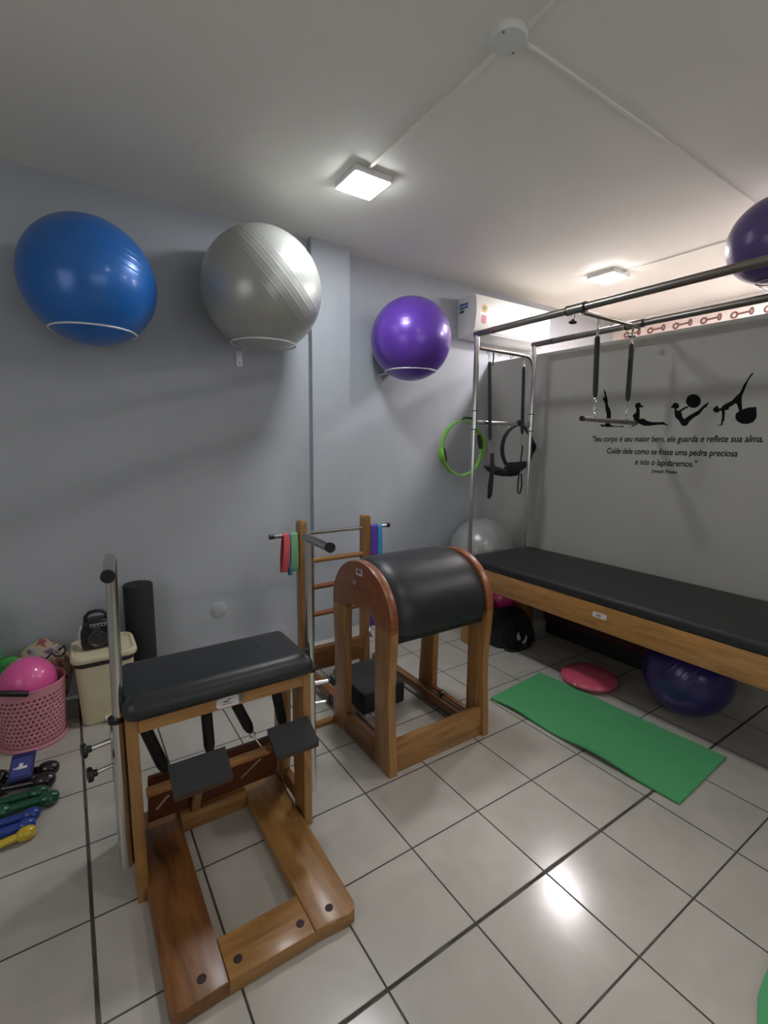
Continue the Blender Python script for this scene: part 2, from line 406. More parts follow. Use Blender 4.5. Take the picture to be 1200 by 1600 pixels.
# ------------------------------------------------------------------ wall mounted exercise balls
def ring_mount(c, rho, z, wally, plate, label, up=0.):
    t = thing('ball_rack', label, 'ball rack', (c[0], wally, z), 'white wire ball racks on the wall')
    bm = B(); tube(bm, circ((c[0], c[1], z), rho, 2, 64), .0045, 10, closed=True); obj('ring', bm, WHITEM, t)
    px = plate
    ya = c[1]+math.sqrt(max(rho**2-(px-c[0])**2, 0))
    for dx in (-.012, .012):
        bm = B(); tube(bm, [(px+dx, ya-.004, z), (px+dx, wally-.004, z), (px+dx, wally-.004, z-.05+up*1.2)], .0035, 8); obj('arm', bm, WHITEM, t)
    bm = B(); box(bm, px-.02, px+.02, wally-.006, wally, z-.085+up, z+.005+up, .002); obj('wall_plate', bm, WHITEM, t)
    bm = B(); lathe(bm, [(.005, 0), (.005, .003), (0, .004)], (px, wally-.006, z-.065+up), (0, -1, 0), 12); obj('screw', bm, DULL, t)
def ball(name, c, r, mat, label, cat='exercise ball', axis=(0, 0, 1), plug=None, group=None):
    bm = B(); sphere(bm, (0, 0, 0), r, 72, 36)
    bm2 = bm
    o = obj(name, bm2, mat)
    o.location = c
    o.rotation_euler = Vector(axis).to_track_quat('Z', 'Y').to_euler()
    tag(o, label, cat, group)
    d = Vector((0, 0, 1)) if plug is None else None
    pb = B(); lathe(pb, [(.012, 0), (.012, .002), (.006, .004), (0, .004)], (0, 0, r-.002), (0, 0, 1), 20)
    me = bpy.data.meshes.new('valve_plug'); 
    for f in pb.faces: f.smooth = True
    pb.to_mesh(me); pb.free(); me.materials.append(WHITEP)
    v = bpy.data.objects.new('valve_plug', me); COL.objects.link(v); v.parent = o
    return o
BLUE = ball_mat('blue_ball_vinyl', (30, 106, 190), ribs=110, lo=-.06, hi=.10, amp=.3, rough=.34, metal=.15)
SILV = ball_mat('silver_ball_vinyl', (172, 173, 168), ribs=75, lo=-.02, hi=.22, amp=.2, rough=.33, metal=.35, var=.05, coat=.3)
PURP = ball_mat('purple_ball_vinyl', (98, 58, 168), ribs=120, lo=-.05, hi=.2, amp=.12, rough=.3, metal=.15)
PURP2 = ball_mat('dark_purple_ball_vinyl', (84, 68, 122), ribs=120, lo=-.05, hi=.1, amp=.1, rough=.35, metal=.1)
PURP3 = ball_mat('deep_violet_ball_vinyl', (52, 40, 108), ribs=120, lo=-.1, hi=.1, amp=.2, rough=.3, metal=.1)
GREYB = ball_mat('grey_ball_vinyl', (168, 170, 170), ribs=90, lo=-.05, hi=.05, amp=.1, rough=.3, metal=.25, var=.05)
PINKB = ball_mat('pink_ball_vinyl', (226, 92, 158), ribs=90, lo=-.01, hi=.01, amp=.1, rough=.35, var=.05)
ball('exercise_ball', (-.798, .946, 2.226), .294, BLUE, 'large shiny blue exercise ball on the leftmost wall rack', axis=(.1, .35, 1))
ball('exercise_ball', (.05, .905, 2.327), .335, SILV, 'large silver grey ribbed exercise ball on the wall rack beside the pillar', axis=(.75, -.35, .75))
ball('exercise_ball', (1.203, 1.027, 2.219), .293, PURP, 'bright purple exercise ball on the wall rack left of the air conditioner', axis=(.15, .35, 1))
ball('exercise_ball', (2.09, -.83, 2.50), .206, PURP2, 'purple exercise ball at the upper right edge, above the trapeze table', axis=(0, .2, 1))
ring_mount((-.798, .946, 2.226), .187, 1.997, 1.25, -.80, 'white wire rack under the blue exercise ball', .08)
ring_mount((.05, .905, 2.327), .183, 2.030, 1.25, .008, 'white wire rack under the silver exercise ball')
ring_mount((1.203, 1.027, 2.219), .187, 1.991, 1.32, 1.12, 'white wire rack under the bright purple ball')
# rack for the ball on top of the partition
t = thing('ball_rack', 'wire rack on top of the partition holding the upper right purple ball', 'ball rack', (2.3, -.83, 2.195), 'white wire ball racks on the wall')
bm = B(); tube(bm, circ((2.09, -.83, 2.301), .062, 2, 48), .003, 10, closed=True); obj('ring', bm, DULL, t)
for s in (-.06, .06):
    bm = B(); tube(bm, [(2.09+.045, -.83+s, 2.301), (2.335, -.83+s, 2.301), (2.335, -.83+s, 2.195)], .004, 8); obj('arm', bm, WHITEM, t)
bm = B(); box(bm, 2.31, 2.36, -.91, -.75, 2.195, 2.20, .001); obj('wall_plate', bm, WHITEM, t)

# ------------------------------------------------------------------ air conditioner
t = thing('air_conditioner', 'white wall air conditioner with award sticker beside the purple ball', 'air conditioner', (2.37, 1.32, 2.35))
prof = [(1.32, 2.36), (1.32, 2.665), (1.30, 2.682), (1.125, 2.682), (1.112, 2.66), (1.103, 2.58), (1.105, 2.50), (1.118, 2.42), (1.135, 2.392), (1.20, 2.362), (1.26, 2.352)]
bm = B(); prism(bm, prof, 0, 1.912, 2.845, .004); obj('casing', bm, ACP, t)
fp = [(1.118, 2.68), (1.108, 2.66), (1.099, 2.58), (1.101, 2.50), (1.113, 2.415), (1.125, 2.40), (1.130, 2.40), (1.115, 2.50), (1.112, 2.58), (1.122, 2.66), (1.135, 2.684)]
bm = B(); prism(bm, fp, 0, 1.914, 2.843, .001); obj('front_panel', bm, ACP, t)
bm = B(); prism(bm, [(1.132, 2.388), (1.20, 2.356), (1.203, 2.362), (1.136, 2.394)], 0, 2.0, 2.76, .001); obj('vent_flap', bm, WHITEP, t)
bm = B(); box(bm, 2.38, 2.44, 1.103, 1.112, 2.442, 2.449, .001); obj('maker_mark', bm, DULL, t)
st = obj('award_sticker', lathe(B(), [(.033, 0), (.033, .0012), (0, .0013)], (2.005, 1.0995, 2.575), (0, -1, 0), 28), plain('sticker_gold', (206, 150, 60), rough=.5), t, label='round gold award rosette sticker')
obj('sticker_centre', lathe(B(), [(.018, 0), (.018, .001), (0, .0011)], (2.005, 1.098, 2.577), (0, -1, 0), 24), plain('sticker_green', (70, 110, 70), rough=.5), st)
bm = B(); box(bm, 1.955, 2.125, 1.0975, 1.0995, 2.522, 2.540, 0); obj('sticker_band', bm, plain('sticker_white', (240, 240, 240), rough=.5), st)
bm = B()
for a in (1.982, 2.008): prism(bm, [(a, 2.455), (a+.011, 2.468), (a+.022, 2.455), (a+.022, 2.52), (a, 2.52)], 1, 1.0985, 1.100)
obj('sticker_ribbon', bm, plain('ribbon_red', (196, 60, 84), rough=.5), st)
bm = B(); box(bm, 1.9105, 1.9125, 1.20, 1.30, 2.588, 2.63, 0); lb = obj('side_label', bm, plain('label_blue', (40, 100, 170), rough=.5), t, label='blue energy label')
bm = B()
for k in range(4): box(bm, 1.9098, 1.911, 1.29-.022*k-.015, 1.29-.022*k, 2.60, 2.616, 0)
obj('label_marks', bm, STICK, lb)
bm = B(); box(bm, 1.9105, 1.9125, 1.245, 1.295, 2.555, 2.58, 0); obj('side_label', bm, plain('label_dark', (90, 96, 84), rough=.5), t)

# ------------------------------------------------------------------ wall cover, wall lettering
bm = B(); lathe(bm, [(.052, 0), (.052, .004), (.047, .007), (0, .0075)], (-.179, 1.25, .362), (0, -1, 0), 40)
t = obj('wall_outlet_cover', bm, W_BACK); tag(t, 'round grey blank cover plate low on the blue grey wall', 'wall plate')
bm = B(); lathe(bm, [(.004, 0), (.004, .0035), (0, .004)], (-.13, 1.25, .36), (0, -1, 0), 10); obj('screw', bm, RUBBER, t)
SIL = {
'candle': [[(0.169, 1.879), (0.163, 1.857), (0.153, 1.846), (0.151, 1.828), (0.146, 1.819), (0.138, 1.798), (0.133, 1.764), (0.123, 1.74), (0.109, 1.721), (0.102, 1.692), (0.102, 1.65), (0.104, 1.619), (0.077, 1.607), (0.033, 1.605), (0.0, 1.606), (0.004, 1.595), (0.027, 1.599), (0.077, 1.601), (0.128, 1.599), (0.157, 1.609), (0.148, 1.599), (0.162, 1.601), (0.187, 1.62), (0.138, 1.617), (0.143, 1.648), (0.133, 1.667), (0.136, 1.693), (0.146, 1.72), (0.153, 1.768), (0.173, 1.798), (0.175, 1.806), (0.16, 1.815), (0.163, 1.831), (0.169, 1.847)]] ,
'seal': [[(-0.067, 1.734), (-0.069, 1.749), (-0.081, 1.758), (-0.099, 1.757), (-0.106, 1.747), (-0.108, 1.737), (-0.122, 1.736), (-0.124, 1.727), (-0.114, 1.724), (-0.104, 1.728), (-0.097, 1.72), (-0.102, 1.708), (-0.104, 1.673), (-0.105, 1.648), (-0.116, 1.65), (-0.136, 1.65), (-0.152, 1.637), (-0.188, 1.626), (-0.245, 1.623), (-0.264, 1.625), (-0.279, 1.614), (-0.296, 1.604), (-0.29, 1.601), (-0.261, 1.608), (-0.218, 1.606), (-0.17, 1.601), (-0.14, 1.603), (-0.114, 1.613), (-0.087, 1.626), (-0.081, 1.614), (-0.064, 1.597), (-0.038, 1.594), (-0.032, 1.596), (-0.056, 1.599), (-0.068, 1.612), (-0.054, 1.617), (-0.055, 1.622), (-0.072, 1.622), (-0.077, 1.632), (-0.068, 1.644), (-0.063, 1.662), (-0.055, 1.671), (-0.062, 1.68), (-0.077, 1.694), (-0.08, 1.711), (-0.076, 1.721)]] ,
'teaser': [[(-0.301, 1.717), (-0.31, 1.725), (-0.314, 1.738), (-0.327, 1.744), (-0.343, 1.738), (-0.352, 1.723), (-0.35, 1.709), (-0.338, 1.706), (-0.338, 1.697), (-0.35, 1.691), (-0.366, 1.701), (-0.39, 1.715), (-0.407, 1.717), (-0.404, 1.707), (-0.387, 1.7), (-0.368, 1.687), (-0.366, 1.68), (-0.374, 1.671), (-0.373, 1.661), (-0.382, 1.645), (-0.39, 1.639), (-0.413, 1.657), (-0.441, 1.674), (-0.468, 1.69), (-0.485, 1.71), (-0.502, 1.724), (-0.517, 1.737), (-0.516, 1.726), (-0.508, 1.706), (-0.496, 1.699), (-0.485, 1.682), (-0.473, 1.664), (-0.443, 1.645), (-0.423, 1.625), (-0.409, 1.599), (-0.392, 1.594), (-0.376, 1.601), (-0.361, 1.627), (-0.335, 1.652), (-0.327, 1.676), (-0.327, 1.703), (-0.319, 1.711), (-0.307, 1.71)], [(-0.474, 1.744), (-0.472, 1.753), (-0.468, 1.762), (-0.462, 1.771), (-0.454, 1.778), (-0.445, 1.783), (-0.436, 1.787), (-0.426, 1.788), (-0.416, 1.787), (-0.407, 1.784), (-0.4, 1.779), (-0.394, 1.772), (-0.391, 1.763), (-0.389, 1.754), (-0.39, 1.744), (-0.393, 1.735), (-0.399, 1.726), (-0.406, 1.718), (-0.414, 1.712), (-0.424, 1.707), (-0.434, 1.705), (-0.444, 1.705), (-0.453, 1.707), (-0.461, 1.712), (-0.467, 1.718), (-0.472, 1.726), (-0.474, 1.734)]] ,
'plank': [[(-0.545, 1.689), (-0.551, 1.701), (-0.559, 1.706), (-0.563, 1.712), (-0.57, 1.708), (-0.574, 1.695), (-0.587, 1.694), (-0.591, 1.704), (-0.607, 1.718), (-0.64, 1.735), (-0.659, 1.761), (-0.673, 1.774), (-0.681, 1.793), (-0.687, 1.816), (-0.698, 1.836), (-0.711, 1.863), (-0.722, 1.881), (-0.729, 1.883), (-0.73, 1.879), (-0.719, 1.862), (-0.708, 1.838), (-0.702, 1.812), (-0.693, 1.78), (-0.687, 1.756), (-0.689, 1.723), (-0.696, 1.684), (-0.681, 1.675), (-0.669, 1.709), (-0.661, 1.72), (-0.639, 1.704), (-0.629, 1.7), (-0.628, 1.687), (-0.617, 1.683), (-0.607, 1.683), (-0.61, 1.669), (-0.611, 1.639), (-0.612, 1.619), (-0.605, 1.617), (-0.605, 1.597), (-0.597, 1.593), (-0.577, 1.594), (-0.576, 1.597), (-0.596, 1.598), (-0.597, 1.619), (-0.598, 1.644), (-0.593, 1.679), (-0.582, 1.682), (-0.578, 1.672), (-0.565, 1.67), (-0.553, 1.675)], [(-0.666, 1.647), (-0.667, 1.659), (-0.677, 1.67), (-0.688, 1.679), (-0.709, 1.686), (-0.725, 1.692), (-0.763, 1.692), (-0.767, 1.661), (-0.77, 1.642), (-0.766, 1.624), (-0.754, 1.608), (-0.73, 1.599), (-0.701, 1.602), (-0.678, 1.617), (-0.668, 1.632)]] ,
}
DX = XP-.0012
def flat_poly(polys, x0, x1):
    from mathutils.geometry import tessellate_polygon
    bm = B()
    for k, poly in enumerate(polys):
        xx = x0-.0003*k
        V_ = [Vector((p[0], p[1], 0)) for p in poly]
        fr_ = [bm.verts.new((xx, p[0], p[1])) for p in poly]
        for tri in tessellate_polygon([V_]):
            try: bm.faces.new([fr_[q] for q in tri])
            except ValueError: pass
        bk = [bm.verts.new((x1-.0002, p[0], p[1])) for p in poly]
        n_ = len(poly)
        for q in range(n_): bm.faces.new((fr_[q], fr_[(q+1) % n_], bk[(q+1) % n_], bk[q]))
    return bm
for key, lab in (('candle', 'black wall decal of a figure lying with legs straight up, behind the trapeze bar'),
                 ('seal', 'black wall decal of a figure lying prone with arched back'),
                 ('teaser', 'black wall decal of a seated figure in a V shape holding a ball'),
                 ('plank', 'black wall decal of a figure with one leg raised over a large ball')):
    tag(obj('wall_decal', flat_poly(SIL[key], DX, XP), VINDEC, flat=True), lab, 'wall decal', 'pilates figure decals on the grey partition')
def text_bm(txt, width, cap, y_c, z0, shear=.10, x=XP-.0012, depth=.001, weight=.0):
    cu = bpy.data.curves.new('t', 'FONT'); cu.body = txt; cu.size = 1; cu.extrude = 0; cu.offset = weight
    o = bpy.data.objects.new('t', cu); COL.objects.link(o)
    dg = bpy.context.evaluated_depsgraph_get(); me = bpy.data.meshes.new_from_object(o.evaluated_get(dg))
    g = bmesh.new(); g.from_mesh(me)
    bpy.data.objects.remove(o); bpy.data.curves.remove(cu); bpy.data.meshes.remove(me)
    xs = [v.co.x for v in g.verts]; x0, x1 = min(xs), max(xs)
    sx = width/(x1-x0); sz = cap/.72
    for v in g.verts:
        u, q = (v.co.x-x0)*sx, v.co.y*sz
        v.co = (x, y_c+width/2-u-shear*q, z0+q)
    bmesh.ops.triangulate(g, faces=g.faces)
    r = bmesh.ops.extrude_face_region(g, geom=g.faces[:])
    bmesh.ops.translate(g, verts=[v for v in r['geom'] if isinstance(v, bmesh.types.BMVert)], vec=(depth, 0, 0))
    return g
t = thing('wall_lettering', 'black lettering of a quote under the figure decals on the grey partition', 'wall lettering', (XP, -.29, 1.3))
for i, (s, wd, cap, yc, z) in enumerate((('"Seu corpo é seu maior bem, ele guarda e reflete sua alma.', 1.05, .040, -.29, 1.497),
                           ('Cuide dele como se fosse uma pedra preciosa', .81, .040, -.293, 1.413),
                           ('e nós o lapidaremos."', .385, .040, -.293, 1.342),
                           ('Joseph Pilates', .16, .022, -.297, 1.294))):
    obj('text_line', text_bm(s, wd, cap, yc, z, weight=.012), VINDEC, t, flat=True)

# ------------------------------------------------------------------ combo chair (front left)
t = thing('pilates_chair', 'wooden pilates chair with black seat, chrome handle poles and spring pedals', 'pilates chair', (-.56, -.4, 0))
ch = t
X0, X1 = -.864, -.255
bm = B(); cushion(bm, -.868, -.243, -.382, -.052, .628, .702, .04, .052, .003); obj('seat_cushion', bm, VINYL, t)
bm = B(); box(bm, -.831, -.288, -.355, -.325, .580, .628, .003); fr = obj('front_rail', bm, GLD[0], t)
bm = B(); prism(bm, [(-.56+a, .603+b) for a, b in rr(.078, .036, .012, 5)], 1, -.3568, -.355); pl = obj('label_plate', bm, STICK, fr, label='pale label plate')
bm = B(); box(bm, -.575, -.558, -.3574, -.3566, .604, .608); box(bm, -.56, -.552, -.3574, -.3566, .611, .615); box(bm, -.580, -.545, -.3574, -.3566, .596, .598); obj('label_print', bm, INK, pl)
bm = B(); box(bm, -.524, -.505, -.3572, -.355, .590, .618, .0); obj('label_tag', bm, plain('tag_grey', (120, 112, 92), rough=.5), pl)
bm = B(); box(bm, -.831, -.288, -.085, -.055, .580, .628, .003); obj('back_rail', bm, DRK[0], t)
bm = B(); box(bm, -.831, -.288, -.235, -.165, .600, .627, .003); obj('spring_rail', bm, DRK[0], t)
for xa, xb in ((X0, -.831), (-.288, X1)):
    bm = B(); prism(bm, [(-.355, 0), (-.265, 0), (-.255, .1), (-.245, .628), (-.355, .628)], 0, xa, xb, .003); obj('leg', bm, HON[2], t)
    bm = B(); prism(bm, [(-.055, .628), (-.165, .628), (-.15, .2), (-.12, 0), (-.035, 0)], 0, xa, xb, .003); obj('leg', bm, HON[2], t)
    bm = B(); box(bm, xa+.002, xb-.002, -.25, -.15, .56, .626, .003); obj('side_rail', bm, HON[1], t)
    bm = B(); box(bm, xa+.002, xb-.002, -.26, -.12, .046, .105, .003); obj('side_rail', bm, DRK[1], t)
# base
def rc(poly_w, poly_h): pass
bs = []
bm = B(); prism(bm, [(-.839, .0), (-.839, -.745), (-.832, -.766), (-.815, -.775), (-.692, -.772), (-.692, .0)], 2, .0, .046, .005); b0 = obj('base_side_board', bm, DRK[1], t)
bm = B(); prism(bm, [(-.443, .0), (-.443, -.775), (-.335, -.785), (-.312, -.778), (-.300, -.755), (-.290, .0)], 2, .0, .046, .005); b1 = obj('base_side_board', bm, HON[1], t)
bm = B(); prism(bm, [(-.6915, -.640), (-.6915, -.773), (-.4435, -.777), (-.4435, -.640)], 2, .0, .0465, .004); b2 = obj('base_front_board', bm, HON[0], t)
bm = B(); box(bm, -.6915, -.4435, -.135, -.03, .0, .075, .004); obj('base_rear_board', bm, HON[0], t)
for (px, py), par in (((-.753, -.725), b0), ((-.657, -.728), b2), ((-.472, -.731), b2), ((-.377, -.734), b1)):
    bm = B(); lathe(bm, [(.0125, 0), (.0125, .0012), (0, .0013)], (px, py, .0462), n=24); obj('screw_plug', bm, plain('dark_plug', (50, 32, 34), rough=.6), par)
# pedals and their boards
bm = B(); prism(bm, [(-.205, .318), (-.188, .318), (-.095, .08), (-.112, .08)], 0, -.80, -.31, .003); obj('pedal_back_board', bm, plain('dark_red_wood', (96, 52, 30), rough=.5, var=.3, vscale=9), t)
bm = B(); box(bm, -.812, -.385, -.262, -.240, .288, .315, .003); br = obj('cross_bar', bm, GLD[0], t)
bm = B(); prism(bm, [(-.130, .062), (-.112, .075), (-.245, .29), (-.262, .285)], 0, -.655, -.625, .002); obj('hinge_arm', bm, HON[2], t)
for xa, xb, yb, zb_, ya, za in ((-.757, -.580, -.370, .450, -.458, .400), (-.432, -.275, -.368, .460, -.460, .410)):
    pt = B(); prism(pt, [(ya, za-.016), (yb, zb_-.016), (yb, zb_), (ya, za)], 0, xa, xb, .002)
    pd = obj('pedal', pt, plain('pedal_wood', (66, 46, 34), rough=.6), t, label='dark pedal board')
    pt = B(); prism(pt, [(ya-.002, za+.0005), (yb+.002, zb_+.0005), (yb, zb_+.005), (ya, za+.005)], 0, xa-.001, xb+.001, .0015)
    obj('grip_pad', pt, GRIP, pd, label='grey anti-slip pad')
    pt = B(); xm = (xa+xb)/2
    prism(pt, [(ya+.02, za-.006), (yb, zb_-.018), (-.245, .31), (-.245, .285), (yb-.01, zb_-.05), (ya+.02, za-.022)], 0, xm-.045, xm+.045, .003)
    obj('pedal_arm', pt, DRK[1], pd)
    pt = B(); tube(pt, [(xm-.03, ya+.03, za-.020), (xm+.05, ya+.03, za-.020)], .006, 10); obj('bolt', pt, DULL, pd)
def spring(a, b, par, r=.0195, hook=True, mat=None, name='spring'):
    a, b = Vector(a), Vector(b); d = (b-a).normalized(); L_ = (b-a).length
    pts = [a+d*t_ for t_ in (0, .008, .02, L_-.035, L_-.012, L_)]
    bm = B(); tube(bm, pts, [r*.6, r*.9, r, r, r*.75, r*.35], 18)
    s = obj(name, bm, mat or RUBBER, par)
    if hook:
        bm = B(); c = b+d*.012
        u = d.cross(Vector((0, 1, 0))).normalized()
        tube(bm, [c+(d*math.cos(x)+u*math.sin(x))*.011 for x in [2*PI*i/16 for i in range(16)]], .0022, 8, closed=True)
        obj('hook', bm, CHROME, s)
    return s
spring((-.828, -.20, .60), (-.745, -.222, .335), t, hook=False)
spring((-.602, -.20, .60), (-.596, -.222, .345), t, hook=False)
spring((-.532, -.20, .60), (-.437, -.20, .362), t)
spring((-.352, -.20, .60), (-.312, -.215, .35), t, hook=False)
bm = B(); tube(bm, [(-.430, -.205, .345), (-.41, -.235, .312)], .003, 8); obj('spring_hook', bm, CHROME, t)
bm = B(); tube(bm, [(-.50, -.262, .235), (-.425, -.27, .29)], .0035, 8); obj('brace_rod', bm, CHROME, t)
bm = B(); tube(bm, [(-.785, -.262, .235), (-.745, -.27, .28)], .0035, 8); obj('brace_rod', bm, CHROME, t)
for i, (x, y, sgn, ztop) in enumerate(((-.884, -.285, -1, 1.118), (-.234, -.30, 1, 1.122))):
    bm = B(); cyl(bm, (x, y, .10), (x, y, .61), .0205, n=28); lo = obj('pole_sleeve', bm, CHROME, t)
    bm = B(); cyl(bm, (x, y, .603), (x, y, .618), .0235, n=28); obj('collar', bm, BLACKP, lo)
    bm = B(); cyl(bm, (x, y, .30), (x+(.016 if sgn < 0 else .002), y, ztop), .0168, n=28); up_ = obj('pole', bm, CHROME, t)
    xt = x+(.016 if sgn < 0 else .002)
    bm = B(); cyl(bm, (xt, y+.025, ztop-.002), (xt+(-.018 if sgn < 0 else .0), y-.175 if sgn < 0 else y-.165, ztop-(.004)), .0165, n=28); hd = obj('handle', bm, CHROME, up_)
    bm = B(); e = y-.175 if sgn < 0 else y-.165
    cyl(bm, (xt+(-.018 if sgn < 0 else 0), e, ztop-.004), (xt+(-.0195 if sgn < 0 else 0), e-.012, ztop-.004), .0178, n=28); obj('handle_cap', bm, BLACKP, hd)
    for z, dy, ln in ((.545, -.0, .055), (.462, -.0, .045)):
        bm = B(); cyl(bm, (x+sgn*.018, y+dy, z), (x+sgn*(.018+ln), y+dy-.012, z), .0085 if z > .5 else .006, n=14); kb = obj('knob_stem', bm, CHROME, t)
        bm = B(); q = Vector((x+sgn*(.016+ln), y+dy-.012, z)); lathe(bm, [(.010, 0), (.011, .010), (.021, .013), (.023, .018), (.021, .026), (.010, .028)], q, (sgn, -.15, 0), 12); obj('knob', bm, BLACKP, kb)

# ------------------------------------------------------------------ ladder barrel (centre)
t = thing('ladder_barrel', 'wooden ladder barrel with arched end panels, black padded top and rear ladder', 'ladder barrel', (.44, -.05, 0))
YC, HW, ZJ, ZT = -.045, .265, .665, .928
def arch(h0, hw, zj, zt, n=24, zbot=None, flare=0):
    pts = [(YC+hw*math.cos(PI*k/n), zj+(zt-zj)*math.sin(PI*k/n)) for k in range(n+1)]
    return pts
for xa, xb, nm in ((.135, .178, 'near'), (.705, .748, 'far')):
    po = arch(0, HW, .69, ZT)                 # from +y side to -y side
    inner = [(YC-HW, .665), (YC-HW+.13, .672), (YC-HW+.155, .70), (YC+HW-.20, .70), (YC+HW-.16, .70), (YC+HW-.14, .672), (YC+HW, .665)]
    bm = B(); prism(bm, po+inner, 0, xa, xb, .006); pn = obj('end_panel', bm, RED, t, label='reddish brown arched wooden panel')
    if nm == 'near':
        bm = B(); prism(bm, [(-.046+a, .878+b) for a, b in rr(.052, .030, .004, 3)], 0, xa-.0015, xa); lp = obj('label_plate', bm, STICK, pn)
        bm = B(); box(bm, xa-.002, xa-.0014, -.062, -.048, .872, .888); box(bm, xa-.002, xa-.0014, -.044, -.030, .870, .890); obj('label_print', bm, INK, lp)
        bm = B(); tube(bm, circ((xa-.010, -.018, .825), .011, 0, 20), .0022, 8, closed=True); rg = obj('ring_hook', bm, CHROME, pn)
        bm = B(); cyl(bm, (xa-.012, -.018, .838), (xa, -.018, .838), .003, n=8); obj('hook_stem', bm, CHROME, rg)
    # legs, curved on the outside
    for s in (-1, 1):
        o_ = [(YC+s*(HW), .664), (YC+s*(HW-.001), .60), (YC+s*(HW-.010), .50), (YC+s*(HW-.016), .40), (YC+s*(HW-.012), .28), (YC+s*HW, .12), (YC+s*(HW+.006), 0)]
        i_ = [(YC+s*(HW-.125), 0), (YC+s*(HW-.127), .3), (YC+s*(HW-.130), .671), (YC+s*(HW-.06), .668)]
        bm = B(); prism(bm, o_+i_, 0, xa+.001, xb-.001, .005); obj('leg', bm, HON[2], t)
# padded top
rings = []
nx = 26
for k in range(nx+1):
    u = k/nx; x = .18+(.523)*u
    e = min(u, 1-u)*.523
    d = .012-.028*(1-math.exp(-e/.030))       # bulge outward away from the panels
    rr_, rz = HW-.004-d, (ZT-.690)-.004-d
    ring = []
    n = 40
    for i in range(n+1):
        a = -.20+(PI+.40)*i/n
        ring.append((x, YC+rr_*math.cos(a), .690+rz*math.sin(a)))
    for i in range(9):
        a = PI+.20-(PI+.40)*i/8
        ring.append((x, YC+(rr_-.045)*math.cos(a), .690+(rz-.045)*math.sin(a)))
    rings.append(ring)
bm = B(); loft(bm, rings); obj('padded_top', bm, VINYL, t, ang=50)
bm = B(); box(bm, .178, .705, -.28, -.262, .60, .652, .003); obj('lower_batten', bm, RUBBER, t)
bm = B(); box(bm, .178, .706, -.300, -.268, 0, .152, .004); obj('front_rail', bm, HON[0], t)
bm = B(); box(bm, .137, .168, -.185, .105, 0, .105, .004); obj('side_rail', bm, DRK[1], t)
bm = B(); box(bm, .705, .735, -.20, .10, 0, .085, .004); obj('side_rail', bm, DRK[1], t)
# sliding frame to the ladder
for x in (.182, .655):
    bm = B(); box(bm, x, x+.045, -.268, .66, .035, .082, .004); fr = obj('slide_rail', bm, DRK[1], t)
    bm = B(); box(bm, x+.014, x+.031, -.20, .10, .0825, .084, 0); obj('slot', bm, RUBBER, fr)
bm = B(); lathe(bm, [(.008, 0), (.008, .02), (.018, .022), (.018, .035), (.012, .038)], (.678, -.02, .083), (0, 0, 1), 10); obj('lock_knob', bm, BLACKP, t)
bm = B(); box(bm, -.04, .134, .195, .235, 0, .022, .003); obj('foot_bar', bm, HON[0], t)
LY0, LY1 = .60, .655
for x in (.147, .578):
    bm = B()
    pts = [(x-.022+.022*(1-math.cos(a)), 1.0+.026*math.sin(a)) for a in [PI*i/10 for i in range(11)]]
    prism(bm, [(x-.022, 0)]+pts+[(x+.022, 0)], 1, LY0, LY1+.01, .004); obj('ladder_upright', bm, HON[2], t)
for z in (.778, .615, .445):
    bm = B(); cyl(bm, (.16, .628, z), (.566, .628, z), .0165, n=16); obj('rung', bm, HON[0] if z > .7 else RED, t)
bm = B(); box(bm, .169, .556, .605, .640, .095, .24, .004); obj('ladder_board', bm, DRK[0], t)
bm = B(); cyl(bm, (-.04, .628, .945), (.752, .628, .945), .0125, n=20); lb = obj('ladder_bar', bm, CHROME, t)
for a, b in ((-.046, -.02), (.732, .758)):
    bm = B(); cyl(bm, (a, .628, .945), (b, .628, .945), .0142, n=20); obj('bar_cap', bm, BLACKP, lb)
bm = B(); tube(bm, [(.60, .60, .31), (.585, .585, .27), (.60, .58, .235)], .006, 8); obj('hook', bm, CHROME, t)

# resistance bands on the ladder bar
def band(x, wid, zlow, tw, col, label, skew=0.):
    """flat loop of elastic folded over the chrome bar"""
    m = plain('elastic', col, rough=.6, bump=.3, bscale=500)
    bm = B(); L1, L2 = [], []
    n = 40; zc = .945; r = .0145
    pts = []
    for i in range(13): a = PI*i/12; pts.append((.628+r*math.cos(a), zc+r*math.sin(a)))
    for i in range(1, 12): f = i/12; pts.append((.628-r-tw*math.sin(PI*f)-.001, zc-(zc-zlow)*f))
    for i in range(1, 8): a = PI*i/8; pts.append((.628-.012*math.cos(a), zlow-.012*math.sin(a)))
    for i in range(1, 12): f = 1-i/12; pts.append((.628+r+tw*.6*math.sin(PI*f), zc-(zc-zlow)*f))
    rings = []
    for (y, z) in pts:
        s = skew*(zc-z)
        w_ = wid/2*(1+.12*math.sin((zc-z)*9))
        rings.append([(x-w_+s, y, z), (x+w_+s, y, z), (x+w_+s, y*1.0+.0016*(1 if y > .628 else -1), z), (x-w_+s, y+.0016*(1 if y > .628 else -1), z)])
    rings.append(rings[0]); loft(bm, rings, False, False)
    return tag(obj('resistance_band', bm, m), label, 'resistance band', 'elastic bands hanging on the ladder bar')
band(.050, .034, .745, .012, (206, 84, 92), 'red elastic band on the ladder bar, left of the green one', -.07)
band(.095, .040, .742, .006, (122, 176, 128), 'green elastic band on the ladder bar, left ladder post', 0.)
band(.072, .016, .722, .0, (70, 130, 180), 'blue tube tip peeking under the red and green bands', 0.)
band(.632, .046, .30, .004, (96, 66, 170), 'purple elastic band on the ladder bar beside the right post', 0.)
band(.678, .030, .62, .004, (60, 150, 205), 'light blue elastic band at the right end of the ladder bar', 0.)

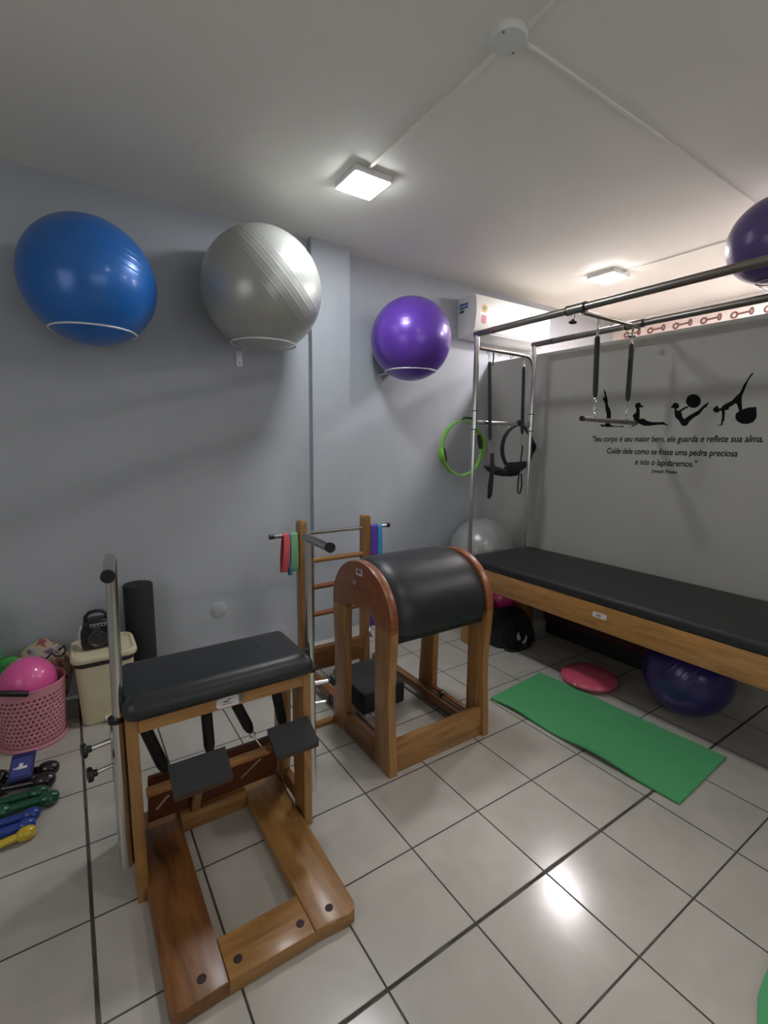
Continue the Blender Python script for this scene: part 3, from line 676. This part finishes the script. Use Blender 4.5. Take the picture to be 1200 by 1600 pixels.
# black foam step under the barrel
bm = B(); box(bm, .295, .568, .17, .53, .0, .120, .010, 3)
tag(obj('foam_block', bm, plain('foam_black', (34, 34, 38), rough=.8)), 'low black foam block on the floor under the ladder barrel', 'foam block')
# ------------------------------------------------------------------ trapeze table (right)
t = thing('trapeze_table', 'wooden trapeze table with black mattress and chrome overhead frame by the partition', 'trapeze table', (1.77, -.45, 0))
cad = t
TX0, TX1, TY0, TY1 = 1.42, 2.12, -1.75, .63
bm = B(); cushion(bm, TX0-.002, TX1-.01, TY0+.03, TY1-.02, .603, .662, .05, .028, .004); obj('mattress', bm, VINYL2, t)
bm = B(); box(bm, TX0, TX0+.035, TY0, TY1, .458, .604, .005); sr = obj('side_rail', bm, GLD[1], t)
bm = B(); prism(bm, [(-.460+a, .545+b) for a, b in rr(.082, .030, .008, 4)], 0, TX0-.0018, TX0); lp = obj('label_plate', bm, STICK, sr)
bm = B(); box(bm, TX0-.0024, TX0-.0016, -.470, -.440, .543, .549); box(bm, TX0-.0024, TX0-.0016, -.465, -.445, .535, .538); obj('label_print', bm, INK, lp)
bm = B(); box(bm, TX1-.035, TX1, TY0, TY1, .458, .604, .005); obj('side_rail', bm, DRK[1], t)
bm = B(); box(bm, TX0+.035, TX1-.035, TY1-.035, TY1, .458, .602, .004); obj('end_rail', bm, HON[0], t)
bm = B(); box(bm, TX0+.035, TX1-.035, TY0, TY0+.035, .458, .602, .004); obj('end_rail', bm, HON[0], t)
for x in (TX0-.0, TX1-.07):
    for y in (TY1-.10, TY0):
        bm = B(); box(bm, x, x+.07, y, y+.10, 0, .4575, .005); obj('leg', bm, GLD[2], t)
PX0, PX1 = 1.475, 2.078
PYH, PYF = .625, -1.70
ZB = 2.222
for x in (PX0, PX1):
    for y in (PYH, PYF):
        bm = B(); cyl(bm, (x, y, .60), (x, y, 1.66), .0148, n=24); obj('post', bm, CHROME, t)
        if y > 0:
            bm = B(); cyl(bm, (x, y, 1.575), (x, y, 1.70), .0215, n=24); sl = obj('post_sleeve', bm, CHROME, t)
            for z in (1.572, 1.70):
                bm = B(); cyl(bm, (x, y, z-.003), (x, y, z+.003), .0228, n=24); obj('sleeve_band', bm, BLACKP, sl)
        bm = B(); cyl(bm, (x, y, 1.66), (x, y, ZB+.018), .0185, n=24); obj('upper_post', bm, CHROME, t)
    bm = B(); cyl(bm, (x, PYH+.018, ZB), (x, PYF, ZB), .0205, n=28); tb = obj('top_bar', bm, DULL, t)
    bm = B(); yb = PYH-.16 if x < 1.6 else PYH-.17
    cyl(bm, (x, yb, ZB), (x, yb+.012, ZB), .0215, n=24)
    obj('marker_tape', bm, plain('tape_red' if x < 1.6 else 'tape_blue', (150, 66, 78) if x < 1.6 else (70, 74, 110), rough=.6), tb)
# head cross bars
bm = B(); pts = [(PX0+.018, PYH, 2.132), (PX1-.09, PYH, 2.128)]+[(PX1-.09+.075*math.sin(a), PYH, 2.128-.075*(1-math.cos(a))) for a in (.3, .6, .9, 1.2, 1.5)]+[(PX1-.014, PYH, 2.03)]
tube(bm, pts, .0125, 16); hb = obj('head_cross_bar', bm, DULL, t)
def eye(c, par, axis=0, r=.012):
    bm = B(); c = Vector(c); tube(bm, circ(c, r, axis, 18), .0022, 8, closed=True); obj('eye_hook', bm, CHROME, par)
for x in (1.585, 1.70, 1.825, 1.945): eye((x, PYH, 2.108), hb, 1)
bm = B(); cyl(bm, (PX0+.016, PYH, 1.622), (PX1-.016, PYH, 1.622), .0150, n=20); mb = obj('mid_cross_bar', bm, CHROME, t)
for x in (1.60, 1.72, 1.835, 1.93):
    bm = B(); cyl(bm, (x, PYH, 1.605), (x, PYH, 1.597), .004, n=8); obj('stud', bm, WHITEM, mb)
bm = B(); cyl(bm, (PX0, PYF, 2.13), (PX1, PYF, 2.13), .0125, n=16); obj('foot_cross_bar', bm, DULL, t)
# sliding carriage
cy = -.15
for x in (PX0, PX1):
    bm = B(); cyl(bm, (x, cy-.055, ZB), (x, cy+.055, ZB), .0262, n=28); sl = obj('slider_sleeve', bm, DULL, t)
    for y in (cy-.055, cy+.055):
        bm = B(); cyl(bm, (x, y-.004, ZB), (x, y+.004, ZB), .0275, n=28); obj('sleeve_band', bm, BLACKP, sl)
    s = 1
    bm = B(); cyl(bm, (x, cy+.01, ZB-.024), (x-.008, cy+.012, ZB-.065), .0062, n=12); ks = obj('knob_stem', bm, CHROME, sl)
    bm = B(); lathe(bm, [(.008, -.006), (.012, 0), (.022, .006), (.022, .013), (.012, .017)], (x-.009, cy+.012, ZB-.062), (-.1, 0, -1), 12); obj('knob', bm, BLACKP, ks)
bm = B(); cyl(bm, (PX0+.01, cy-.035, ZB-.025), (PX1-.01, cy-.035, ZB-.025), .0125, n=20); cb = obj('sliding_cross_bar', bm, DULL, t)
for x in (1.635, 1.76, 1.88, 1.995): eye((x, cy-.035, ZB-.047), cb, 1, .0125)

# ------------------------------------------------------------------ hanging trapeze bar
t = thing('trapeze_swing', 'steel trapeze bar hanging from two black sleeved springs in front of the decals', 'trapeze bar', (1.81, cy-.035, 1.61))
def snap(a, b, par, r=.0085):
    a, b = Vector(a), Vector(b); d = b-a; L_ = d.length; d.normalize(); u = d.cross(Vector((0, 1, 0))).normalized()
    bm = B(); c = (a+b)/2; n = 20
    tube(bm, [c+d*math.cos(2*PI*i/n)*L_/2+u*math.sin(2*PI*i/n)*r for i in range(n)], .0023, 8, closed=True)
    return obj('snap_hook', bm, CHROME, par)
yc = cy-.035
for xt, xb in ((1.635, 1.655), (1.995, 2.000)):
    snap((xt, yc, 2.162), (xt, yc, 2.085), t)
    spring((xt, yc, 2.09), (xb, yc, 1.745), t, r=.0150, hook=True, name='spring_sleeve')
    snap((xb, yc, 1.712), (xb, yc, 1.655), t, .006)
    bm = B(); tube(bm, circ((xb, yc, 1.645), .013, 0, 18), .0025, 8, closed=True); obj('ring', bm, CHROME, t)
bm = B(); cyl(bm, (1.545, yc, 1.622), (2.105, yc, 1.613), .0142, n=20); bb = obj('bar', bm, DULL, t)
for a, b in ((1.538, 1.552), (2.098, 2.110)):
    bm = B(); cyl(bm, (a, yc, 1.622 if a < 2 else 1.613), (b, yc, 1.622 if a < 2 else 1.613), .0155, n=20); obj('end_cap', bm, BLACKP, bb)

# ------------------------------------------------------------------ hanging sling at the head of the table
t = thing('hanging_sling', 'black fabric sling hung by two long springs from the head frame', 'sling', (1.77, .60, 1.3))
ys = .597
for xt, xb, zb in ((1.585, 1.612, 1.445), (1.945, 1.952, 1.495)):
    snap((xt, .612, 2.098), (xt, .606, 2.035), t)
    spring((xt, .605, 2.045), (xb, ys, zb+.05), t, r=.0128, hook=False, name='spring_sleeve')
    snap((xb, ys, zb+.055), (xb-(.0 if xt < 1.7 else .008), ys, zb-.045), t)
bm = B()
n = 30; rings = []
def lerp(tab, x):
    for (a, va), (b_, vb) in zip(tab[:-1], tab[1:]):
        if x <= b_:
            f = (x-a)/(b_-a); f = f*f*(3-2*f); return va+(vb-va)*f
    return tab[-1][1]
TOP = [(1.575, 1.312), (1.60, 1.318), (1.66, 1.318), (1.71, 1.300), (1.765, 1.282), (1.80, 1.305), (1.84, 1.334), (1.93, 1.336), (2.01, 1.340)]
BOT = [(1.575, 1.295), (1.61, 1.27), (1.66, 1.248), (1.76, 1.232), (1.86, 1.226), (1.92, 1.232), (1.97, 1.258), (2.01, 1.278)]
for i in range(n+1):
    x = 1.576+.432*i/n; top = lerp(TOP, x); bot = lerp(BOT, x)
    wv = .010*math.sin(x*42)
    rings.append([(x, ys+.018+wv, top), (x, ys-.006+wv, top+.002), (x, ys-.018+wv, top*.65+bot*.35), (x, ys-.014+wv, top*.3+bot*.7), (x, ys+.008+wv, bot), (x, ys+.026+wv, (top+bot)/2)])
loft(bm, rings); obj('sling_cloth', bm, FABRIC, t)
bm = B()
prism(bm, [(1.602, 1.405), (1.632, 1.405), (1.645, 1.31), (1.640, 1.20), (1.634, 1.10), (1.615, 1.072), (1.590, 1.075), (1.588, 1.16), (1.60, 1.24)], 1, ys-.024, ys-.018, .001); obj('strap', bm, FABRIC, t)
bm = B(); tube(bm, [(1.942, ys-.02, 1.46), (1.930, ys-.022, 1.36), (1.912, ys-.024, 1.24), (1.905, ys-.024, 1.15), (1.912, ys-.024, 1.105), (1.930, ys-.024, 1.095), (1.945, ys-.024, 1.12), (1.950, ys-.024, 1.17), (1.942, ys-.02, 1.25)], .0055, 8); obj('strap_loop', bm, FABRIC, t)
bm = B(); tube(bm, [(1.652, .64, 2.12), (1.658, .64, 2.09), (1.650, .64, 2.03)], .005, 8); obj('strap_end', bm, FABRIC, t)

# ------------------------------------------------------------------ pilates rings
def magic_ring(c, r, cols, label, pads, rot=0.):
    t = thing('pilates_ring', label, 'pilates ring', c, 'pilates rings hanging on the head frame')
    mr_ = plain('ring_plastic', cols[0], rough=.4); mp_ = plain('ring_pad', cols[1], rough=.6)
    bm = B(); cx, cy_, cz = c
    n = 64; rings = []
    for i in range(n+1):
        a = 2*PI*i/n; ca, sa = math.cos(a), math.sin(a)
        rings.append([(cx+(r+dr)*ca, cy_+dy, cz+(r+dr)*sa) for dr, dy in ((-.005, -.016), (.005, -.016), (.005, .016), (-.005, .016))])
    loft(bm, rings, False, False); obj('hoop', bm, mr_, t)
    for s in pads:
        for k, (ra, rb, mt_, nm) in enumerate(((r+.004, r+.022, mr_, 'outer_pad'), (r-.024, r-.004, mp_, 'inner_pad'))):
            bm = B(); m = 12; rg = []
            for i in range(m+1):
                a = (i/m-.5)*.56+rot; ww = .030*math.sqrt(max(1-(2*i/m-1)**2, .02)) if k == 0 else .017
                th = (rb-ra)*math.sqrt(max(1-(2*i/m-1)**2*.9, .05))
                r0, r1 = (ra, ra+th) if k == 0 else (rb-th, rb)
                rg.append([(cx+s*q*math.cos(a), cy_+dy, cz+s*q*math.sin(a)) for q, dy in ((r0, -ww), (r1, -ww*.8), (r1, ww*.8), (r0, ww))])
            loft(bm, rg); obj(nm, bm, mt_, t)
    return t
g = magic_ring((1.412, .668, 1.438), .193, ((112, 176, 62), (30, 32, 30)), 'bright green pilates ring hanging at the left post of the trapeze table', (-1, 1), .26)
bm = B(); tube(bm, [(1.40, .668, 1.630), (1.41, .66, 1.652), (1.47, .65, 1.650)], .008, 8); obj('hanging_loop', bm, RUBBER, g)
g = magic_ring((1.995, .672, 1.440), .172, ((26, 27, 30), (22, 22, 24)), 'black pilates ring hanging behind the black sling', (1,), .05)
bm = B(); tube(bm, [(1.97, .672, 1.625), (1.965, .65, 1.645), (1.95, .622, 1.642), (1.94, .60, 1.635)], .012, 8); obj('hanging_loop', bm, RUBBER, g)

# ------------------------------------------------------------------ under and behind the table
ball('exercise_ball', (2.012, 1.025, .552), .280, GREYB, 'grey metallic exercise ball in the corner behind the table head', axis=(.2, .3, 1))
bm = B(); box(bm, 1.83, 2.24, .935, 1.30, 0, .270, .012, 3); tag(obj('storage_box', bm, plain('box_black', (26, 24, 24), rough=.7)), 'black storage box in the corner carrying the grey ball', 'box')
ball('exercise_ball', (1.829, -.754, .2225), .222, PURP3, 'dark violet exercise ball on the floor under the table', axis=(.1, .8, .4))
ball('pink_ball', (1.765, .765, .138), .138, ball_mat('magenta_ball_vinyl', (214, 50, 132), ribs=90, lo=-.01, hi=.01, rough=.4), 'magenta ball under the table head, just right of the barrel leg', 'ball')
ball('pink_ball', (2.035, .79, .130), .130, ball_mat('dark_magenta_vinyl', (190, 40, 110), ribs=90, lo=-.01, hi=.01, rough=.4), 'second magenta ball deeper under the table, behind the black bag', 'ball')
# balance disc
bm = B(); lathe(bm, [(.0, 0), (.06, .001), (.125, .006), (.156, .020), (.166, .038), (.158, .056), (.13, .072), (.07, .082), (0, .085)], (1.665, -.275, 0), n=56)
d = obj('balance_disc', bm, plain('disc_pink', (206, 84, 108), rough=.35, coat=.3)); tag(d, 'pink inflated balance disc on the floor beside the green mat', 'balance disc')
bm = B(); lathe(bm, [(.006, 0), (.006, .003), (0, .0035)], (1.50, -.29, .043), (-.9, 0, .5), 12); obj('valve_plug', bm, STICK, d)
# black bag
t = thing('gym_bag', 'black bag with white print and strap on the floor under the table head', 'bag', (1.72, .40, 0))
bm = B(); g = bmesh.new(); bmesh.ops.create_cube(g, size=1)
bmesh.ops.subdivide_edges(g, edges=g.edges[:], cuts=7, use_grid_fill=True)
for v in g.verts:
    x, y, z = v.co*2
    f = 1-.22*(abs(x)**3*abs(y)**3)
    zz_ = (z+1)/2
    sg = 1-.25*zz_**2
    v.co = (1.74+x*.185*f*sg, .44+y*.13*f*sg+.02*math.sin(5*x+3*zz_), .001+.255*zz_*(1-.18*x*x-.1*y*y)+(.012*math.sin(9*x)*zz_))
merge(bm, g); bg = obj('bag_body', bm, FABRIC, t)
PRN = plain('print_white', (200, 198, 194), rough=.7)
for poly in ([(1.655, .062), (1.668, .115), (1.678, .128), (1.688, .105), (1.705, .075), (1.700, .066)], [(1.715, .045), (1.745, .052), (1.765, .09), (1.775, .07), (1.765, .03), (1.74, .022)]):
    bm = B(); prism(bm, poly, 1, .300, .304); obj('print', bm, PRN, bg)
bm = B(); tube(bm, [(1.60, .36, .030), (1.575, .325, .012), (1.60, .285, .008), (1.66, .270, .008), (1.73, .270, .008), (1.79, .285, .010), (1.81, .315, .02), (1.80, .33, .05)], .011, 8); obj('strap', bm, FABRIC, t)
bm = B(); prism(bm, [(1.605, .298), (1.63, .300), (1.69, .288), (1.66, .284), (1.62, .285)], 2, .0015, .004); obj('print', bm, PRN, t)
# maroon topped low box against the partition
t = thing('low_bench', 'long low dark box with maroon padded side under the table by the partition', 'low bench', (2.2, -.1, 0))
bm = B(); box(bm, 2.11, 2.295, -.42, .40, 0, .115, .006); obj('base', bm, plain('bench_black', (30, 27, 26), rough=.7), t)
bm = B(); cushion(bm, 2.08, 2.295, -.44, .42, .116, .33, .03, .03, .004); obj('pad', bm, plain('maroon_vinyl', (64, 20, 30), rough=.6), t, label='maroon padded block')

# ------------------------------------------------------------------ green mats
GM = plain('green_foam', (82, 166, 108), rough=.85, bump=.35, bscale=350, var=.06, vscale=14)
bm = B()
A_, B_, C_, D_ = Vector((1.000, -.085, 0)), Vector((1.047, -1.092, 0)), Vector((1.557, -1.067, 0)), Vector((1.508, -.032, 0))
nu, nv = 60, 24
def mp_(u, v):
    p = (A_*(1-u)+B_*u)*(1-v)+(D_*(1-u)+C_*u)*v
    h = .017*math.exp(-v*9)*max(0, math.sin(u*PI*1.0))*(1+.8*math.sin(u*11+.6)) + .0015*(1+math.sin(u*9+v*5))
    p.x += .006*math.sin(u*8)*math.exp(-v*5)
    return p, h
top = [[None]*(nv+1) for _ in range(nu+1)]; bot = [[None]*(nv+1) for _ in range(nu+1)]
for i in range(nu+1):
    for j in range(nv+1):
        p, h = mp_(i/nu, j/nv)
        top[i][j] = bm.verts.new((p.x, p.y, h+.0095)); bot[i][j] = bm.verts.new((p.x, p.y, h+.0008))
for i in range(nu):
    for j in range(nv):
        bm.faces.new((top[i][j], top[i+1][j], top[i+1][j+1], top[i][j+1])); bm.faces.new((bot[i][j], bot[i][j+1], bot[i+1][j+1], bot[i+1][j]))
for i in range(nu):
    for j in (0, nv): bm.faces.new((top[i][j], bot[i][j], bot[i+1][j], top[i+1][j]))
for j in range(nv):
    for i in (0, nu): bm.faces.new((top[i][j], top[i][j+1], bot[i][j+1], bot[i][j]))
tag(obj('exercise_mat', bm, GM), 'green foam exercise mat on the tiles in front of the trapeze table', 'exercise mat')
bm = B(); prism(bm, [(.395, -1.585), (.50, -1.550), (.95, -1.50), (1.1, -2.4), (.55, -2.5)], 2, .0005, .010, .002)
tag(obj('exercise_mat', bm, GM), 'green mat corner at the bottom right edge of the photo', 'exercise mat')
# rolled green mat at the left edge
bm = B()
pts = []; 
for k in range(110):
    a = k/109*2*PI*5.5; r_ = .018+.0095*a/(2*PI); pts.append((r_*math.cos(a), r_*math.sin(a)))
outer = [(-1.372+x, 1.13+y) for x, y in pts]; inn = [(-1.372+x*(1-.006/max(math.hypot(x, y), .01)), 1.13+y*(1-.006/max(math.hypot(x, y), .01))) for x, y in pts]
rg = []
for (x, y), (x2, y2) in zip(outer, inn): rg.append([(x, y, 0.), (x, y, .60), (x2, y2, .60), (x2, y2, 0.)])
loft(bm, rg); tag(obj('rolled_mat', bm, plain('bright_green_foam', (52, 176, 76), rough=.8)), 'bright green rolled mat standing against the wall at the left edge', 'rolled mat')

# ------------------------------------------------------------------ left corner: basket, bin, speaker, roller
t = thing('basket', 'pink perforated plastic basket by the wall with a pink ball in it', 'basket', (-1.185, .895, 0))
PK = plain('pink_plastic', (204, 138, 150), rough=.5)
bm = B(); NC, NR = 42, 11; z0, z1 = .03, .262
cxb, cyb = -1.185, .895
def bp(a, z, r=None):
    r_ = .131+.016*z/.3 if r is None else r
    return (cxb+r_*math.cos(a), cyb+r_*1.0*math.sin(a), z)
da = 2*PI/NC; dz = (z1-z0)/NR
for j in range(NR):
    off = (j % 2)*.5
    for i in range(NC):
        a0 = (i+off)*da; a1 = a0+da; za = z0+j*dz; zb_ = za+dz; am = (a0+a1)/2; zm = (za+zb_)/2
        q = [bp(a0, za), bp(am, za), bp(a1, za), bp(a1, zm), bp(a1, zb_), bp(am, zb_), bp(a0, zb_), bp(a0, zm)]
        hw_, hz = da*.27, dz*.26
        h = [bp(am-hw_*.4, zm-hz), bp(am+hw_*.1, zm-hz*.9), bp(am+hw_, zm-hz*.3), bp(am+hw_*.9, zm+hz*.4), bp(am+hw_*.4, zm+hz), bp(am-hw_*.1, zm+hz*.9), bp(am-hw_, zm+hz*.3), bp(am-hw_*.9, zm-hz*.4)]
        Q = [bm.verts.new(p) for p in q]; H_ = [bm.verts.new(p) for p in h]
        for k in range(8): bm.faces.new((Q[k], Q[(k+1) % 8], H_[(k+1) % 8], H_[k]))
bm2 = bm
loft(bm2, [[bp(2*PI*k/84, z) for k in range(84)] for z in (z1, .285, .300)], False, False)
loft(bm2, [[bp(2*PI*k/84, z) for k in range(84)] for z in (.008, .03)], False, False)
o = obj('basket_wall', bm2, PK, t)
md = o.modifiers.new('thick', 'SOLIDIFY'); md.thickness = .003; md.offset = -1
bm = B(); tube(bm, [bp(2*PI*k/64, .300, .1475) for k in range(64)], .0035, 8, closed=True); obj('rim', bm, PK, t)
bm = B(); lathe(bm, [(.142, 0), (.146, .004), (.144, .012), (.133, .016), (.131, .008), (0, .008)], (cxb, cyb, 0), n=64); obj('foot_ring', bm, PK, t)
ball('pink_ball', (-1.188, .878, .302), .118, PINKB, 'shiny pink ball resting in the pink perforated basket', 'ball', axis=(-.3, .3, 1))
bm = B(); box(bm, -.07, .07, -.014, .014, -.011, .011, .006, 3)
o = obj('jump_rope_handle', bm, BLACKP); o.location = (-1.245, .738, .322); o.rotation_euler = (0, .32, .05); tag(o, 'black handle sticking out of the front of the pink basket', 'handle')
# stuffed cloth bag behind the basket
t = thing('cloth_bag', 'cream and pink floral cloth bag with black cord behind the pink basket', 'cloth bag', (-1.15, 1.12, 0))
def floral():
    m, N, L, p = nt('floral_cloth'); tc = N.new('ShaderNodeTexCoord')
    v = N.new('ShaderNodeTexNoise'); v.inputs['Scale'].default_value = 16; v.inputs['Detail'].default_value = 2; L.new(tc.outputs['Object'], v.inputs['Vector'])
    cr = N.new('ShaderNodeValToRGB'); e = cr.color_ramp.elements; e[0].position = .40; e[0].color = rgb((150, 84, 92)); e[1].position = .50; e[1].color = rgb((196, 176, 140))
    k = e.new(.60); k.color = rgb((168, 164, 172)); k = e.new(.68); k.color = rgb((120, 90, 100))
    L.new(v.outputs['Fac'], cr.inputs['Fac']); L.new(cr.outputs['Color'], p.inputs['Base Color']); p.inputs['Roughness'].default_value = .85
    return m
bm = B(); g = bmesh.new(); bmesh.ops.create_icosphere(g, subdivisions=4, radius=1)
for v in g.verts:
    x, y, z = v.co
    k = 1+.07*math.sin(7*x+2*z)+.05*math.sin(11*y+5*z)
    v.co = (-1.148+.135*x*k, 1.140+.085*y*k, .205+.205*z*(1+.10*x)*(1+.03*math.sin(9*x)))
    v.co.z = max(v.co.z, .002)
merge(bm, g); obj('bag_body', bm, floral(), t)
bm = B(); tube(bm, [(-1.06, 1.07, .36), (-1.035, 1.05, .385), (-1.03, 1.03, .365), (-1.05, 1.025, .34), (-1.075, 1.03, .345), (-1.09, 1.04, .36), (-1.12, 1.03, .34), (-1.14, 1.04, .35)], .005, 8); obj('cord', bm, RUBBER, t)
bm = B(); sphere(bm, (-1.268, 1.045, .352), .045, 32, 16, (1, .7, .7)); tag(obj('massage_ball', bm, plain('toy_green', (62, 150, 70), rough=.6)), 'small green ball behind the pink ball in the basket corner', 'ball')

# waste bin
t = thing('waste_bin', 'cream pedal bin with a black band under its lid', 'waste bin', (-.862, .96, 0))
CR = plain('cream_plastic', (212, 204, 170), rough=.45)
def rring(cx, cy_, w, h, r, z): return [(cx+a, cy_+b, z) for a, b in rr(w, h, r, 7)]
bm = B(); c = (-.862, .958)
loft(bm, [rring(*c, .225, .200, .04, 0), rring(*c, .240, .215, .045, .006), rring(*c, .268, .245, .045, .325)]); obj('bin_body', bm, CR, t)
bm = B(); loft(bm, [rring(*c, .272, .250, .045, .325), rring(*c, .280, .258, .045, .352)]); obj('bin_band', bm, plain('band_black', (44, 38, 34), rough=.5), t, label='black band under the lid')
bm = B(); loft(bm, [rring(*c, .296, .275, .05, .352), rring(*c, .304, .284, .055, .362), rring(*c, .302, .282, .055, .376), rring(*c, .286, .266, .05, .388), rring(*c, .262, .240, .04, .385), rring(*c, .256, .236, .04, .380)]); obj('bin_lid', bm, CR, t)
bm = B(); box(bm, -.882, -.842, .826, .858, .018, .036, .004); obj('pedal', bm, plain('pedal_cream', (232, 226, 196), rough=.4), t)
# speaker on the bin
t = thing('portable_speaker', 'small black portable speaker with carry handle standing on the cream bin', 'speaker', (-.883, .95, .385))
outl = [(-.952, .386), (-.960, .42), (-.958, .47), (-.945, .512), (-.928, .535), (-.905, .540), (-.860, .540), (-.838, .535), (-.822, .512), (-.812, .47), (-.810, .42), (-.818, .386)]
bm = B(); prism(bm, outl, 1, .918, .998, .010, seg=4); sp = obj('speaker_body', bm, BLACKP, t)
bm = B(); pts = [(-.935, .958, .525), (-.932, .958, .553), (-.915, .958, .573), (-.885, .958, .578), (-.855, .958, .574), (-.836, .958, .553), (-.833, .958, .525)]; tube(bm, pts, .0095, 12); obj('carry_handle', bm, BLACKP, t)
bm = B(); lathe(bm, [(.045, 0), (.045, .004), (.038, .006), (.030, -.002), (.012, -.004), (.008, .002), (0, .003)], (-.885, .914, .440), (0, -1, 0), 32); obj('speaker_cone', bm, plain('cone_grey', (52, 52, 56), rough=.35), t)
bm = B(); lathe(bm, [(.022, 0), (.022, .003), (.016, .004), (.010, -.001), (0, .001)], (-.885, .914, .478), (0, -1, 0), 24); obj('tweeter', bm, plain('cone_grey2', (66, 66, 70), rough=.35), t)
bm = B(); prism(bm, [(-.912, .503), (-.845, .503), (-.840, .522), (-.918, .522)], 1, .9145, .918, .001); cp = obj('control_panel', bm, plain('panel_silver', (150, 150, 154), rough=.4), t, label='silver control panel')
bm = B()
for k in range(4): lathe(bm, [(.0055, 0), (.0055, .002), (0, .0025)], (-.904+.0165*k, .9145, .512), (0, -1, 0), 12)
obj('buttons', bm, RUBBER, cp)
bm = B(); tube(bm, [(-.962, .935, .395), (-.968, .935, .43), (-.966, .935, .475), (-.952, .935, .515)], .0035, 8); obj('side_trim', bm, WHITEP, t)
# foam roller
bm = B(); lathe(bm, [(.076, 0), (.079, .006), (.079, .635), (.075, .641), (.030, .642), (.026, .638), (0, .638)], (-.660, 1.148, 0), n=48)
tag(obj('foam_roller', bm, plain('roller_foam', (34, 34, 36), rough=.85, bump=.5, bscale=160)), 'tall black foam roller standing against the wall behind the cream bin', 'foam roller')

# ------------------------------------------------------------------ dumbbells
def dumbbell(a, b, col, label, rh=.030, rb=.0175, taper=False):
    m = plain('dumbbell_vinyl', col, rough=.25, coat=.5, bump=.15, bscale=90)
    a, b = Vector(a), Vector(b); d = (b-a); L_ = d.length; d.normalize()
    a.z = b.z = rh
    t = thing('dumbbell', label, 'dumbbell', (a+b)/2-Vector((0, 0, rh)), 'dumbbells lying on the floor at the left edge')
    bm = B(); cyl(bm, a, b, rb, n=20); obj('grip', bm, m, t)
    for c, s in ((a, -1), (b, 1)):
        bm = B(); pf = []
        for k in range(13):
            q = PI*k/12; pf.append((rh*abs(math.sin(q))**.7, -math.cos(q)*rh*1.25))
        lathe(bm, pf, c, d, 28); obj('head', bm, m, t)
    return t
dumbbell((-1.118, .520, 0), (-1.300, .565, 0), (26, 20, 26), 'black dumbbell farthest back, under the blue packet', .033)
dumbbell((-1.130, .440, 0), (-1.310, .480, 0), (30, 20, 24), 'second black dumbbell, between the blue packet and the green pair', .033)
dumbbell((-1.150, .372, 0), (-1.320, .388, 0), (16, 74, 52), 'dark green dumbbell next to the black ones', .029)
dumbbell((-1.112, .312, 0), (-1.268, .320, 0), (18, 80, 56), 'dark green dumbbell nearer the blue pair, sticking out furthest right', .029)
dumbbell((-1.168, .252, 0), (-1.33, .256, 0), (34, 62, 140), 'blue dumbbell touching the green pair', .025)
dumbbell((-1.180, .200, 0), (-1.34, .196, 0), (34, 66, 150), 'blue dumbbell next to the yellow one', .024)
dumbbell((-1.178, .150, 0), (-1.33, .128, 0), (206, 176, 40), 'yellow dumbbell nearest the camera', .025, .014)
# packet
t = thing('packet', 'flat blue packet with a pale print lying on the black dumbbells', 'packet', (-1.21, .52, .066))
bm = B(); box(bm, -.043, .043, -.075, .075, -.008, .008, .004, 2)
o = obj('packet_body', bm, plain('packet_blue', (38, 42, 92), rough=.4), None); o.parent = t; 
bm = B(); box(bm, -.035, .035, -.060, .045, .0079, .0085); q = obj('packet_label', bm, plain('label_blue2', (62, 68, 128), rough=.5)); q.parent = o
bm = B(); box(bm, -.016, .020, -.020, -.006, .0084, .009); box(bm, -.010, .004, -.006, .012, .0084, .009); box(bm, -.028, -.018, -.016, -.010, .0084, .009); q2 = obj('label_print', bm, STICK); q2.parent = o
t.rotation_euler = (.22, 0, -.08); t.location = (-1.208, .520, .078)

# warm light of the neighbouring room
ld = bpy.data.lights.new('neighbour_room_lamp', 'POINT'); ld.energy = .7; ld.color = (1, .62, .38); ld.shadow_soft_size = .12
lo = bpy.data.objects.new('neighbour_room_lamp', ld); COL.objects.link(lo); lo.location = (3.45, 1.08, 2.22)
